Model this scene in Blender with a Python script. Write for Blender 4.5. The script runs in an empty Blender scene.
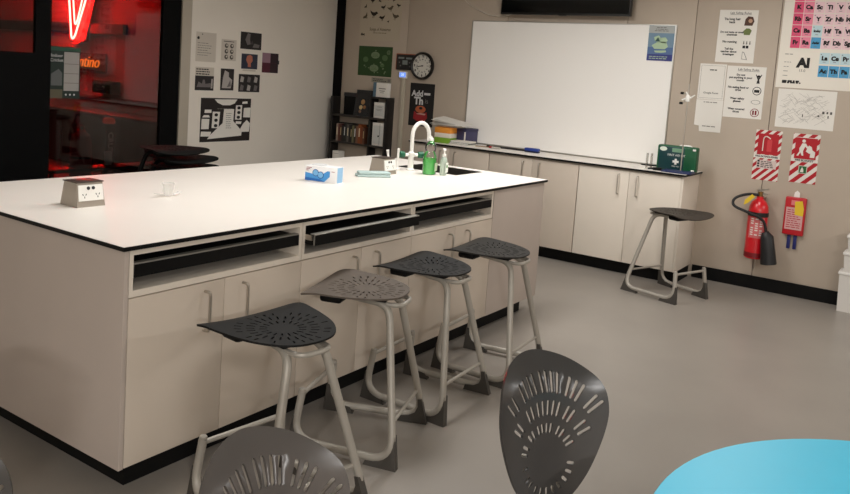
import bpy, bmesh, math, random
from mathutils import Vector, Matrix
from mathutils.geometry import delaunay_2d_cdt
random.seed(7)
PI = math.pi
scene = bpy.context.scene
C = scene.collection

# ------------------------------------------------------------------ camera
# (a cropped hand-held shot: slight roll, principal point above the middle)
YAW, PITCH, ROLL, FPX, CYPX = 0.59238, -0.10312, 0.07006, 790.65, 157.23
CAM = Vector((-1.5921, -2.2506, 1.5382))
fw = Vector((math.cos(YAW)*math.cos(PITCH), math.sin(YAW)*math.cos(PITCH), math.sin(PITCH)))
rt = Vector((math.sin(YAW), -math.cos(YAW), 0)); up = rt.cross(fw)
r2 = rt*math.cos(ROLL) + up*math.sin(ROLL); u2 = -rt*math.sin(ROLL) + up*math.cos(ROLL)
cd = bpy.data.cameras.new('camera'); cam = bpy.data.objects.new('camera', cd); C.objects.link(cam)
cam.matrix_world = Matrix(((r2.x, u2.x, -fw.x, CAM.x), (r2.y, u2.y, -fw.y, CAM.y), (r2.z, u2.z, -fw.z, CAM.z), (0, 0, 0, 1)))
cd.sensor_fit = 'HORIZONTAL'; cd.sensor_width = 36.0; cd.lens = 36.0*FPX/850.0
cd.shift_y = -(247.0-CYPX)/850.0; cd.clip_start = 0.05; cd.clip_end = 60
scene.camera = cam

# ------------------------------------------------------------------ world, exposure
w = bpy.data.worlds.new('world'); scene.world = w; w.use_nodes = True
w.node_tree.nodes['Background'].inputs[0].default_value = (0.02, 0.025, 0.04, 1)
w.node_tree.nodes['Background'].inputs[1].default_value = 0.5
vs = scene.view_settings
vs.view_transform = 'Standard'; vs.look = 'None'; vs.gamma = 1.0; vs.use_curve_mapping = False
vs.exposure = 0.0

# ------------------------------------------------------------------ ceiling lamps: x, y, watts (panels are built further down)
LAMP_COLOR = (1.0, 0.985, 0.965)
CEIL = 2.72
LAMPS = [(-4.9, -6.3, 430), (-2.6, -3.6, 76), (3.6, -5.8, 92), (-5.0, -2.0, 92), (3.6, -1.2, 20), (0.9, 0.3, 27), (3.0, 0.3, 36)]
def area_light(name, loc, sx, sy, watts, color, parent=None):
    l = bpy.data.lights.new(name, 'AREA'); l.shape = 'RECTANGLE'; l.size = sx; l.size_y = sy
    l.energy = watts; l.color = color
    o = bpy.data.objects.new(name, l); C.objects.link(o); o.location = loc
    if parent: o.parent = parent
    return o
for (lx, ly, wt) in LAMPS:
    area_light('lamp_light', (lx, ly, CEIL-0.035), 0.62 if lx < -4.8 else 1.14, 0.30 if lx < -4.8 else 0.54, wt, LAMP_COLOR)

# ------------------------------------------------------------------ materials
def lin(c):
    c = c/255.0
    return c/12.92 if c <= 0.04045 else ((c+0.055)/1.055)**2.4
MATS = {}
def mat(name, rgb, rough=0.6, metal=0.0, var=0.0, vscale=8.0, bump=0.0, bscale=200.0, emit=None, estr=0.0, spec=0.5, coat=0.0, trans=0.0, alpha=1.0):
    if name in MATS: return MATS[name]
    m = bpy.data.materials.new(name); m.use_nodes = True; nt = m.node_tree; b = nt.nodes['Principled BSDF']
    col = (lin(rgb[0]), lin(rgb[1]), lin(rgb[2]), 1)
    b.inputs['Base Color'].default_value = col; b.inputs['Roughness'].default_value = rough
    b.inputs['Metallic'].default_value = metal; b.inputs['Specular IOR Level'].default_value = spec
    b.inputs['Coat Weight'].default_value = coat; b.inputs['Transmission Weight'].default_value = trans
    b.inputs['Alpha'].default_value = alpha
    if emit:
        b.inputs['Emission Color'].default_value = (lin(emit[0]), lin(emit[1]), lin(emit[2]), 1)
        b.inputs['Emission Strength'].default_value = estr
    if var or bump:
        tc = nt.nodes.new('ShaderNodeTexCoord')
    if var:
        n = nt.nodes.new('ShaderNodeTexNoise'); n.inputs['Scale'].default_value = vscale; n.inputs['Detail'].default_value = 5
        nt.links.new(tc.outputs['Object'], n.inputs['Vector'])
        r = nt.nodes.new('ShaderNodeMapRange'); r.inputs[1].default_value = 0.3; r.inputs[2].default_value = 0.7
        r.inputs[3].default_value = 1.0-var; r.inputs[4].default_value = 1.0+var
        nt.links.new(n.outputs['Fac'], r.inputs[0])
        mx = nt.nodes.new('ShaderNodeVectorMath'); mx.operation = 'SCALE'; mx.inputs[0].default_value = col[:3]
        nt.links.new(r.outputs[0], mx.inputs['Scale']); nt.links.new(mx.outputs[0], b.inputs['Base Color'])
    if bump:
        n2 = nt.nodes.new('ShaderNodeTexNoise'); n2.inputs['Scale'].default_value = bscale; n2.inputs['Detail'].default_value = 3
        nt.links.new(tc.outputs['Object'], n2.inputs['Vector'])
        bp = nt.nodes.new('ShaderNodeBump'); bp.inputs['Strength'].default_value = bump; bp.inputs['Distance'].default_value = 0.002
        nt.links.new(n2.outputs['Fac'], bp.inputs['Height']); nt.links.new(bp.outputs[0], b.inputs['Normal'])
    MATS[name] = m
    return m
def glass_mat(name, tint=(255, 255, 255), rough=0.02, refl=0.1, thr=0.9):
    if name in MATS: return MATS[name]
    m = bpy.data.materials.new(name); m.use_nodes = True; nt = m.node_tree
    for n in list(nt.nodes): nt.nodes.remove(n)
    o = nt.nodes.new('ShaderNodeOutputMaterial'); t = nt.nodes.new('ShaderNodeBsdfTransparent'); g = nt.nodes.new('ShaderNodeBsdfGlossy')
    t.inputs[0].default_value = (lin(tint[0])*thr, lin(tint[1])*thr, lin(tint[2])*thr, 1)
    g.inputs['Roughness'].default_value = rough; g.inputs['Color'].default_value = (0.9, 0.9, 0.9, 1)
    f = nt.nodes.new('ShaderNodeFresnel'); f.inputs[0].default_value = 1.45
    a = nt.nodes.new('ShaderNodeMath'); a.operation = 'ADD'; a.inputs[1].default_value = refl; nt.links.new(f.outputs[0], a.inputs[0])
    mx = nt.nodes.new('ShaderNodeMixShader')
    nt.links.new(a.outputs[0], mx.inputs[0]); nt.links.new(t.outputs[0], mx.inputs[1]); nt.links.new(g.outputs[0], mx.inputs[2])
    nt.links.new(mx.outputs[0], o.inputs[0]); MATS[name] = m
    return m

M_wall = mat('wall_lining', (186, 172, 156), 0.65, var=0.03, vscale=3, bump=0.15, bscale=300)
M_part = mat('partition_lining', (232, 225, 214), 0.35, var=0.02, vscale=2)
M_ceil = mat('ceiling_tile', (226, 222, 214), 0.9, var=0.02)
M_floor = mat('vinyl_floor', (143, 136, 128), 0.34, var=0.05, vscale=2.2, bump=0.08, bscale=120)
M_black = mat('black_laminate', (7, 7, 7), 0.55, var=0.1, spec=0.2)
M_blackframe = mat('black_frame', (3, 3, 4), 0.6, spec=0.12)
M_top = mat('white_worktop', (238, 232, 224), 0.42, var=0.008, vscale=4)
M_edge = mat('worktop_core', (8, 8, 8), 0.5, spec=0.2)
M_door = mat('beige_melamine', (202, 189, 174), 0.5, var=0.015, vscale=5)
M_end = mat('taupe_melamine', (184, 171, 161), 0.5, var=0.02, vscale=4)
M_cream = mat('cream_melamine', (226, 216, 202), 0.5, var=0.01)
M_inner = mat('bay_lining', (150, 138, 122), 0.6)
M_steel = mat('brushed_steel', (190, 184, 175), 0.32, 1.0)
M_alu = mat('aluminium', (196, 194, 188), 0.35, 0.9)
M_tube = mat('silver_painted_tube', (164, 158, 148), 0.45, 0.2)
M_foot = mat('grey_foot_plastic', (66, 62, 57), 0.55)
M_white = mat('white_gloss', (240, 238, 232), 0.3)
M_paper = mat('white_paper', (232, 228, 220), 0.8, var=0.01)
M_ink = mat('black_ink', (30, 28, 27), 0.8)
M_grey = mat('grey_ink', (120, 116, 110), 0.8)
M_red = mat('sign_red', (176, 20, 34), 0.45)
M_exred = mat('extinguisher_red', (205, 18, 32), 0.28, coat=0.4)

# ------------------------------------------------------------------ mesh helpers
class MB:
    def __init__(s): s.bm = bmesh.new()
    def box(s, x0, x1, y0, y1, z0, z1, bevel=0.0, seg=2):
        r = bmesh.ops.create_cube(s.bm, size=1.0); vs_ = r['verts']
        for v in vs_:
            v.co = Vector(((x0+x1)/2+v.co.x*(x1-x0), (y0+y1)/2+v.co.y*(y1-y0), (z0+z1)/2+v.co.z*(z1-z0)))
        if bevel:
            es = list({e for v in vs_ for e in v.link_edges})
            bmesh.ops.bevel(s.bm, geom=es, offset=bevel, segments=seg, profile=0.5, affect='EDGES')
        return s
    def tube(s, pts, r, n=10, closed=False):
        pts = [Vector(p) for p in pts]; k = len(pts); rings = []
        T = []
        for i in range(k):
            if closed: d = pts[(i+1) % k]-pts[i-1]
            else: d = pts[min(i+1, k-1)]-pts[max(i-1, 0)]
            T.append(d.normalized())
        a = Vector((0, 0, 1)) if abs(T[0].z) < 0.9 else Vector((1, 0, 0))
        nrm = (a-T[0]*a.dot(T[0])).normalized()
        for i in range(k):
            nrm = (nrm-T[i]*nrm.dot(T[i])).normalized(); b = T[i].cross(nrm)
            rr = r[i] if isinstance(r, (list, tuple)) else r
            rings.append([s.bm.verts.new(pts[i]+(nrm*math.cos(2*PI*j/n)+b*math.sin(2*PI*j/n))*rr) for j in range(n)])
        m = k if closed else k-1
        for i in range(m):
            A, B = rings[i], rings[(i+1) % k]
            for j in range(n):
                s.bm.faces.new((A[j], A[(j+1) % n], B[(j+1) % n], B[j]))
        if not closed:
            s.bm.faces.new(list(reversed(rings[0]))); s.bm.faces.new(rings[-1])
        return s
    def lathe(s, prof, c=(0, 0, 0), n=24, axis='z'):
        c = Vector(c); rings = []
        for (r, h) in prof:
            ring = []
            for j in range(n):
                a = 2*PI*j/n; x, y = max(r, 1e-5)*math.cos(a), max(r, 1e-5)*math.sin(a)
                p = (x, y, h) if axis == 'z' else ((h, x, y) if axis == 'x' else (x, h, -y))
                ring.append(s.bm.verts.new(c+Vector(p)))
            rings.append(ring)
        for A, B in zip(rings, rings[1:]):
            for j in range(n): s.bm.faces.new((A[j], A[(j+1) % n], B[(j+1) % n], B[j]))
        s.bm.faces.new(list(reversed(rings[0]))); s.bm.faces.new(rings[-1])
        return s
    def prism(s, pts, o, e1, e2, e3, t0, t1):
        o, e1, e2, e3 = Vector(o), Vector(e1), Vector(e2), Vector(e3)
        A = [s.bm.verts.new(o+e1*p[0]+e2*p[1]+e3*t0) for p in pts]; B = [s.bm.verts.new(o+e1*p[0]+e2*p[1]+e3*t1) for p in pts]
        n = len(pts)
        for j in range(n): s.bm.faces.new((A[j], A[(j+1) % n], B[(j+1) % n], B[j]))
        s.bm.faces.new(list(reversed(A))); s.bm.faces.new(B)
        return s
    def flat(s, pts, z0, z1):
        return s.prism(pts, (0, 0, 0), (1, 0, 0), (0, 1, 0), (0, 0, 1), z0, z1)
    def mesh(s, name, m, smooth=35):
        bmesh.ops.recalc_face_normals(s.bm, faces=s.bm.faces)
        me = bpy.data.meshes.new(name); s.bm.to_mesh(me); s.bm.free(); me.materials.append(m)
        if smooth:
            me.shade_smooth(); me.set_sharp_from_angle(angle=math.radians(smooth))
        return me
    def obj(s, name, m, parent=None, smooth=35):
        o = bpy.data.objects.new(name, s.mesh(name, m, smooth)); C.objects.link(o)
        if parent: o.parent = parent
        return o
def bx(name, m, parent, x0, x1, y0, y1, z0, z1, bevel=0.0):
    return MB().box(x0, x1, y0, y1, z0, z1, bevel).obj(name, m, parent)
def tag(o, label=None, cat=None, group=None, kind=None):
    if label: o['label'] = label
    if cat: o['category'] = cat
    if group: o['group'] = group
    if kind: o['kind'] = kind
    return o
def thing(name, label, cat, loc=(0, 0, 0), rz=0.0, group=None):
    o = bpy.data.objects.new(name, None); C.objects.link(o); o.location = loc; o.rotation_euler = (0, 0, rz)
    o.empty_display_size = 0.1
    return tag(o, label, cat, group)
def struct(o, label=None): 
    o['kind'] = 'structure'
    if label: o['label'] = label
    return o
def dup(root, loc, rz, label, group=None):
    r = root.copy(); C.objects.link(r); r.location = loc; r.rotation_euler = (0, 0, rz); r['label'] = label
    if group: r['group'] = group
    for ch in list(root.children):
        c = ch.copy(); C.objects.link(c); c.parent = r
        for g in ch.children:
            d = g.copy(); C.objects.link(d); d.parent = c
    return r
def fillet(pts, rad, n=6):
    pts = [Vector(p) for p in pts]; out = [pts[0]]
    for i in range(1, len(pts)-1):
        a, p, b = pts[i-1], pts[i], pts[i+1]
        r = rad[i-1] if isinstance(rad, (list, tuple)) else rad
        d1 = (a-p); d2 = (b-p); r1 = min(r, d1.length*0.48); rr2 = min(r, d2.length*0.48)
        s, e = p+d1.normalized()*r1, p+d2.normalized()*rr2
        for k in range(n+1):
            t = k/n; out.append(s*(1-t)**2+p*2*t*(1-t)+e*t*t)
    out.append(pts[-1]); return out
def smooth_closed(pts, n=4):
    k = len(pts); out = []
    for i in range(k):
        p0, p1, p2, p3 = [Vector(pts[(i+d) % k]) for d in (-1, 0, 1, 2)]
        for j in range(n):
            t = j/n
            out.append(0.5*((2*p1)+(p2-p0)*t+(2*p0-5*p1+4*p2-p3)*t*t+(3*p1-p0-3*p2+p3)*t**3))
    return out
def text_mesh(body, size, m, depth=0.0004, align='CENTER', shear=0.0, bold=0.0):
    cu = bpy.data.curves.new('t', 'FONT'); cu.body = body; cu.size = size; cu.align_x = align; cu.align_y = 'CENTER'
    cu.extrude = depth; cu.shear = shear; cu.offset = bold; cu.resolution_u = 3
    o = bpy.data.objects.new('t', cu); C.objects.link(o)
    dg = bpy.context.evaluated_depsgraph_get(); me = bpy.data.meshes.new_from_object(o.evaluated_get(dg))
    bpy.data.objects.remove(o); bpy.data.curves.remove(cu); me.materials.clear(); me.materials.append(m)
    return me
# things fixed flat to a wall: local x = to the right as you face it, y = up, z = out of the wall
XW, YP = 5.1775, 3.6
def wall_thing(name, label, cat, wall, left, bottom, group=None, off=0.0):
    if wall == 'back':
        R = Matrix(((0, 0, -1, XW-off), (-1, 0, 0, left), (0, 1, 0, bottom), (0, 0, 0, 1)))
    else:
        R = Matrix(((1, 0, 0, left), (0, 0, -1, YP-off), (0, 1, 0, bottom), (0, 0, 0, 1)))
    o = bpy.data.objects.new(name, None); C.objects.link(o); o.matrix_world = R; o.empty_display_size = 0.1
    return tag(o, label, cat, group)
def rect(root, name, x, y, w_, h, m, lv=1, th=0.0012):
    return MB().box(x, x+w_, y, y+h, 0.0012*lv, 0.0012*lv+th).obj(name, m, root, 0)
def poly(root, name, pts, m, lv=1, th=0.0012):
    return MB().flat(pts, 0.0012*lv, 0.0012*lv+th).obj(name, m, root, 0)
def txt(root, name, body, x, y, size, m, lv=1, align='CENTER', shear=0.0, bold=0.0, sx=1.0):
    o = bpy.data.objects.new(name, text_mesh(body, size, m, 0.0005, align, shear, bold)); C.objects.link(o); o.parent = root
    o.location = (x, y, 0.0012*lv+0.0006); o.scale = (sx, 1, 1)
    return o
def lines(root, x, y, w_, n, dy, h, m, lv=1, seed=0, centre=False):
    """rows of unreadably small print, as words of raised ink"""
    rnd = random.Random(seed); mb = MB()
    for i in range(n):
        ww = w_*rnd.uniform(0.65, 1.0); cx = x+(w_-ww)/2 if centre else x; e = cx+ww
        while cx < e-0.004:
            l = min(rnd.uniform(0.012, 0.035), e-cx); mb.box(cx, cx+l, y-i*dy-h/2, y-i*dy+h/2, 0.0012*lv, 0.0012*lv+0.0008); cx += l+0.006
    return tag(mb.obj('printed_text', m, root, 0), kind='stuff')
def disc(cx, cy, r, n=20, sx=1.0):
    return [(cx+r*sx*math.cos(2*PI*i/n), cy+r*math.sin(2*PI*i/n)) for i in range(n)]

# ================================================================== the room
struct(bx('floor', M_floor, None, -8.2, 5.4, -9.2, 12.6, -0.1, 0.0), 'grey speckled vinyl floor')
struct(bx('ceiling', M_ceil, None, -8.2, 5.4, -9.2, 12.6, CEIL, CEIL+0.1))
wb = struct(bx('wall_back', mat('joint_backing', (92, 84, 76), 0.9), None, XW+0.012, XW+0.15, -9.2, 12.6, 0.0, CEIL), 'warm beige wall of wide panels behind the whiteboard')  # darker backing that shows as thin lines in the panel joints
seams = [3.6, 2.63, 1.46, 0.27, -0.32, -0.975, -2.17, -3.37, -4.57, -5.77, -6.97, -8.17, -9.2]
for a, b in zip(seams, seams[1:]):
    bx('panel', M_wall, wb, XW, XW+0.013, b+0.0025, a-0.0025, 0.0, CEIL, 0.001)
struct(bx('wall_behind', M_wall, None, -8.35, -8.2, -9.2, 12.6, 0.0, CEIL))
struct(bx('wall_right', M_wall, None, -8.2, 5.3, -9.35, -9.2, 0.0, CEIL))
struct(bx('baseboard_back', M_black, None, XW-0.012, XW, -9.2, -0.50, 0.0, 0.106))
struct(bx('trim_1', M_blackframe, None, XW-0.02, XW, 3.49, 3.6, 0.0, CEIL), 'black corner post beside the pin-up partition')
# partition with the pin-ups, glazed front to its left
wl = struct(bx('wall_left', M_part, None, 3.17, 5.1775, YP+0.02, YP+0.1, 0.0, CEIL), 'pale partition with pinned prints')
for a, b in ((3.172, 5.175),):
    bx('panel', M_part, wl, a, b, YP, YP+0.021, 0.0, CEIL, 0.001)
struct(bx('trim_2', mat('champagne_aluminium', (186, 178, 164), 0.4, 0.3), None, 3.065, 3.17, YP-0.012, YP+0.1, 0.0, CEIL), 'pale aluminium jamb at the partition edge')
struct(bx('wall_left_far', M_part, None, -8.2, 0.30, YP, YP+0.1, 0.0, CEIL))
GLASS = glass_mat('window_glass', (225, 225, 225), 0.02, 0.0, 0.56)
dr = struct(bx('door_1', M_blackframe, None, 2.875, 3.065, YP+0.005, YP+0.045, 0.0, CEIL), 'black framed glass door to the next room')
bx('mullion', M_blackframe, dr, 1.73, 1.853, YP+0.005, YP+0.045, 0.0, CEIL)
bx('bottom_rail', M_blackframe, dr, 1.853, 2.875, YP+0.005, YP+0.045, 0.0, 0.12)
bx('head_rail', M_blackframe, dr, 1.853, 2.875, YP+0.005, YP+0.045, 2.25, CEIL)
bx('glass_pane', GLASS, dr, 1.853, 2.875, YP+0.022, YP+0.030, 0.12, 2.25)
wn = struct(bx('window_1', M_blackframe, None, 0.30, 1.73, YP+0.005, YP+0.045, 0.0, 1.50), 'solid black lower panel with a glass pane above')
bx('head_rail', M_blackframe, wn, 0.30, 1.73, YP+0.005, YP+0.045, 2.25, CEIL)
bx('glass_pane', GLASS, wn, 0.36, 1.73, YP+0.022, YP+0.030, 1.50, 2.25)
bx('jamb', M_blackframe, wn, 0.30, 0.36, YP+0.005, YP+0.045, 1.50, 2.25)
# next room beyond the glass
M_next = mat('next_room_wall', (205, 188, 186), 0.7, var=0.04)
struct(bx('wall_beyond', M_next, None, XW-0.02, XW+0.012, 3.7, 12.5, 0.0, CEIL), 'dim wall of the next room glowing red from neon')
struct(bx('wall_far', mat('dark_far_wall', (52, 48, 48), 0.8), None, -8.2, 5.3, 12.45, 12.6, 0.0, CEIL))
struct(bx('trim_3', mat('pale_dado', (150, 140, 134), 0.5), None, XW-0.06, XW-0.02, 3.72, 9.0, 0.885, 0.925), 'pale dado ledge in the next room')
struct(bx('trim_4', mat('dark_rail', (40, 30, 30), 0.6), None, XW-0.10, XW-0.02, 7.35, 12.4, 1.80, 1.94), 'dark rail along the next room wall')

# ------------------------------------------------------------------ ceiling light panels
M_diff = mat('light_diffuser', (240, 236, 228), 0.6, emit=(255, 240, 220), estr=0.5)
lamp_where = ['in the furthest back corner of the room', 'over the seats behind the camera', 'at the far right of the room', 'by the wall left of the camera', 'above the fire extinguisher aisle', 'above the near half of the island', 'above the sink end of the island']
for (lx, ly, wt), wh in zip(LAMPS, lamp_where):
    t = thing('ceiling_light', 'white framed flat ceiling light panel '+wh, 'ceiling light', (lx, ly, CEIL-0.03), 0, 'ceiling light panels')
    f = MB(); q = 0.55 if lx < -4.8 else 1.0
    f.box(-0.6, 0.6, -0.3, -0.275, 0, 0.03).box(-0.6, 0.6, 0.275, 0.3, 0, 0.03).box(-0.6, -0.575, -0.275, 0.275, 0, 0.03).box(0.575, 0.6, -0.275, 0.275, 0, 0.03); t.scale = (q, q, 1)
    f.obj('frame', M_white, t, 0)
    bx('diffuser', M_diff, t, -0.575, 0.575, -0.275, 0.275, 0.004, 0.028)

# ================================================================== island bench
L, D, H = 3.244, 1.456, 0.90
TT = 0.016
kick = bx('island_kickboard', M_black, None, 0.088, L-0.10, 0.085, D-0.06, 0.0, 0.105)
tag(kick, 'black recessed kickboard under the island cabinets', 'kickboard')
SX0, SX1, SY0, SY1 = 2.80, 3.16, 0.45, 0.95
top = thing('island_worktop', 'long white island worktop with black edge and sink cutout', 'worktop', (0, 0, H-TT))
def slab(x0, x1, y0, y1, hx0, hx1, hy0, hy1, z0, z1):
    mb = MB()
    xs = [x0, hx0, hx1, x1]; ys = [y0, hy0, hy1, y1]
    V = {}
    for k, z in enumerate((z0, z1)):
        for i, x in enumerate(xs):
            for j, y in enumerate(ys): V[i, j, k] = mb.bm.verts.new((x, y, z))
    F = mb.bm.faces.new
    for i in range(3):
        for j in range(3):
            if (i, j) == (1, 1): continue
            F((V[i, j, 1], V[i+1, j, 1], V[i+1, j+1, 1], V[i, j+1, 1])); F((V[i, j, 0], V[i, j+1, 0], V[i+1, j+1, 0], V[i+1, j, 0]))
    for i in range(3):
        F((V[i, 0, 0], V[i+1, 0, 0], V[i+1, 0, 1], V[i, 0, 1])); F((V[i, 3, 0], V[i, 3, 1], V[i+1, 3, 1], V[i+1, 3, 0]))
        F((V[0, i, 0], V[0, i, 1], V[0, i+1, 1], V[0, i+1, 0])); F((V[3, i, 0], V[3, i+1, 0], V[3, i+1, 1], V[3, i, 1]))
    F((V[1, 1, 0], V[1, 1, 1], V[2, 1, 1], V[2, 1, 0])); F((V[1, 2, 0], V[2, 2, 0], V[2, 2, 1], V[1, 2, 1]))
    F((V[1, 1, 0], V[1, 2, 0], V[1, 2, 1], V[1, 1, 1])); F((V[2, 1, 0], V[2, 1, 1], V[2, 2, 1], V[2, 2, 0]))
    return mb
slab(0, L, 0, D, SX0, SX1, SY0, SY1, 0, TT-0.0015).obj('black_core', M_edge, top, 0)
slab(0.0012, L-0.0012, 0.0012, D-0.0012, SX0+0.001, SX1-0.001, SY0+0.001, SY1-0.001, TT-0.0015, TT).obj('white_surface', M_top, top, 0)
sk = thing('sink', 'stainless steel sink bowl set into the island worktop', 'sink', (0, 0, 0))
mb = MB()
mb.box(SX0+0.002, SX0+0.008, SY0+0.002, SY1-0.002, 0.70, 0.894).box(SX1-0.008, SX1-0.002, SY0+0.002, SY1-0.002, 0.70, 0.894)
mb.box(SX0+0.008, SX1-0.008, SY0+0.002, SY0+0.008, 0.70, 0.894).box(SX0+0.008, SX1-0.008, SY1-0.008, SY1-0.002, 0.70, 0.894)
mb.box(SX0+0.008, SX1-0.008, SY0+0.008, SY1-0.008, 0.70, 0.706)
mb.obj('bowl', mat('dark_sink', (110, 106, 100), 0.35, 0.9), sk, 0)
MB().lathe([(0.0, 0.707), (0.035, 0.707), (0.038, 0.710), (0.0, 0.711)], ((SX0+SX1)/2, (SY0+SY1)/2, 0)).obj('drain', M_steel, sk)

F0 = 0.015           # plane of the door fronts
def pull(parent, p, length, out):
    p = Vector(p); o = Vector(out)
    pts = fillet([p, p+o*0.034, p+o*0.034-Vector((0, 0, length)), p-Vector((0, 0, length))], 0.016, 5)
    return MB().tube(pts, 0.0055, 8).obj('handle', M_steel, parent)
def lab_cabinet(label, xa, xb, hx, tray_out, group):
    """carcass + open tray bay + two doors, front on y = F0 (local = world)"""
    t = thing('bench_cabinet', label, 'cabinet', (xa, F0, 0.105), 0, group)
    W = xb-xa; zt = H-TT-0.105
    zb = 0.715-0.105; zi = 0.738-0.105
    bx('carcass', M_door, t, 0.018, W-0.018, 0.022, 0.60, 0.0, zb-0.003)
    MB().box(0.002, 0.018, 0.003, 0.60, zb, zt-0.001).box(W-0.018, W-0.002, 0.003, 0.60, zb, zt-0.001).box(0.018, W-0.018, 0.003, 0.60, zb, zi).box(0.018, W-0.018, 0.003, 0.60, zt-0.022, zt-0.001).obj('bay_frame', M_cream, t, 0)
    bx('bay_back', M_inner, t, 0.018, W-0.018, 0.45, 0.462, zi, zt-0.022)
    mid = W/2
    for i, (a, b) in enumerate(((0.0015, mid-0.0015), (mid+0.0015, W-0.0015))):
        d = bx('door', M_door, t, a, b, 0.0, 0.019, 0.002, zb-0.004, 0.0012)
        pull(d, (hx[i]-xa, 0.002, 0.678-0.105), 0.150, (0, -1, 0))
    tr = thing('pull_out_tray', '', 'tray', (xa+0.020, F0+0.008-tray_out, 0.0), 0, 'pull-out trays under the island worktop')
    bx('board', M_black, tr, 0.0, W-0.040, 0.004, 0.40, 0.784, 0.828, 0.001)
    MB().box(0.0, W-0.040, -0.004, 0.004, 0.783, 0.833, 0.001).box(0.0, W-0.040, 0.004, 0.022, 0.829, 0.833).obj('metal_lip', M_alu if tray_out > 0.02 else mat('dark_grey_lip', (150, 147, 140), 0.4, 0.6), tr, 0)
    bx('front_strip', M_black, tr, 0.001, W-0.041, -0.0055, -0.004, 0.783, 0.828)
    for sx in (0.0, W-0.040):
        s = 1 if sx == 0 else -1
        bx('runner', M_steel, tr, sx-0.0018 if s > 0 else sx, sx if s > 0 else sx+0.0018, 0.01, 0.38, 0.803, 0.826)
    return t, tr
g = 'two-door cabinets with a tray bay along the island'
c1, t1 = lab_cabinet('beige two-door island cabinet nearest the camera corner', 0.035, 0.885, (0.365, 0.553), 0.0, g)
c2, t2 = lab_cabinet('beige two-door island cabinet in the middle, behind the grey-brown stool', 0.885, 1.705, (1.235, 1.402), 0.055, g)
c3, t3 = lab_cabinet('beige two-door island cabinet next to the plain panel by the sink', 1.705, 2.545, (2.064, 2.246), 0.0, g)
t1['label'] = 'black pull-out tray pushed in at the near corner of the island'
t2['label'] = 'black pull-out tray sliding out with a bright metal lip, middle bay'
t3['label'] = 'black pull-out tray pushed in, in the bay below the soap bottles'
sc = thing('sink_cabinet', 'plain taupe panelled sink cabinet at the far end of the island', 'cabinet', (2.548, F0, 0.105))
bx('front_panel', M_end, sc, 0.0, L-0.015-2.548, 0.0, 0.02, 0.0, H-TT-0.106, 0.001)
bx('end_panel', M_end, sc, L-0.035-2.548, L-0.015-2.548, 0.021, D-0.035, 0.0, H-TT-0.106, 0.001)
ep = thing('island_end_panel', 'taupe end panel of the island facing the left', 'panel', (0.015, F0, 0.105))
bx('panel', M_end, ep, 0.0, 0.0185, 0.0, D-0.03, 0.0, H-TT-0.106, 0.0008)
bkp = bx('island_back_panel', M_end, None, 0.036, L-0.038, D-0.045, D-0.02, 0.106, H-TT-0.001, 0.001)
tag(bkp, 'taupe back panel of the island on the partition side', 'panel')

# ================================================================== wall bench under the whiteboard
BX, HC = 4.7182, 0.90
kk = bx('bench_kickboard', M_black, None, BX+0.076, XW-0.013, -0.47, 2.17, 0.0, 0.105); tag(kk, 'black kickboard under the wall bench cabinets', 'kickboard')
wt_ = thing('wall_worktop', 'narrow white worktop with black edge under the whiteboard', 'worktop', (0, 0, HC-TT))
bx('black_core', M_edge, wt_, BX-0.02, XW-0.001, -0.502, 2.19, 0.0, TT-0.0015)
bx('white_surface', M_top, wt_, BX-0.0188, XW-0.001, -0.5008, 2.19, TT-0.0015, TT)
def wall_cabinet(label, ya, yb, first):
    t = thing('wall_cabinet', label, 'cabinet', (BX, ya, 0.106), 0, 'pale two-door cabinets under the whiteboard')
    W = yb-ya; Z = HC-TT-0.107; mid = W/2
    e = 0.018 if first else 0.0
    bx('carcass', M_door, t, 0.022, XW-BX-0.001, e+0.001, W-0.001, 0.0, Z)
    if first: bx('end_panel', M_cream, t, 0.0, XW-BX-0.001, 0.0, 0.018, 0.0, Z, 0.001)
    for a, b, hy in ((e+0.0015, mid-0.0015, mid-0.075), (mid+0.0015, W-0.0015, mid+0.085)):
        d = bx('door', M_cream if first else M_door, t, 0.0, 0.0195, a, b, 0.002, Z-0.012, 0.0012)
        pull(d, (0.002, hy, 0.838-0.106), 0.165, (-1, 0, 0))
    return t
wall_cabinet('cream two-door wall cabinet at the right end, below the first aid kit', -0.4825, 0.405, True)
wall_cabinet('pale two-door wall cabinet below the middle of the whiteboard', 0.409, 1.286, False)
wall_cabinet('pale two-door wall cabinet behind the sink tap', 1.290, 2.168, False)

# whiteboard, television
wbd = wall_thing('whiteboard', 'large white writing board above the wall bench', 'whiteboard', 'back', 1.843, 0.906)
bx('board', mat('whiteboard_steel', (250, 247, 242), 0.36), wbd, 0.008, 2.005, 0.008, 1.193, 0.0005, 0.014)
MB().box(0, 2.013, 0, 0.008, 0.0005, 0.018).box(0, 2.013, 1.193, 1.201, 0.0005, 0.018).box(0, 0.008, 0.008, 1.193, 0.0005, 0.018).box(2.005, 2.013, 0.008, 1.193, 0.0005, 0.018).obj('frame', M_alu, wbd, 0)
tv = wall_thing('television', 'black flat television mounted above the whiteboard', 'television', 'back', 1.482, 2.165)
bx('casing', mat('tv_casing', (10, 10, 11), 0.4), tv, 0.0, 1.27, 0.0, 0.535, 0.07, 0.115, 0.004)
bx('screen', mat('tv_screen', (4, 5, 6), 0.12), tv, 0.012, 1.258, 0.018, 0.523, 0.1155, 0.117)
bx('wall_bracket', M_black, tv, 0.45, 0.82, 0.12, 0.40, 0.001, 0.07)
bx('led_strip', mat('dark_plastic', (24, 24, 25), 0.3), tv, 0.60, 0.67, -0.006, 0.001, 0.095, 0.113)
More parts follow.
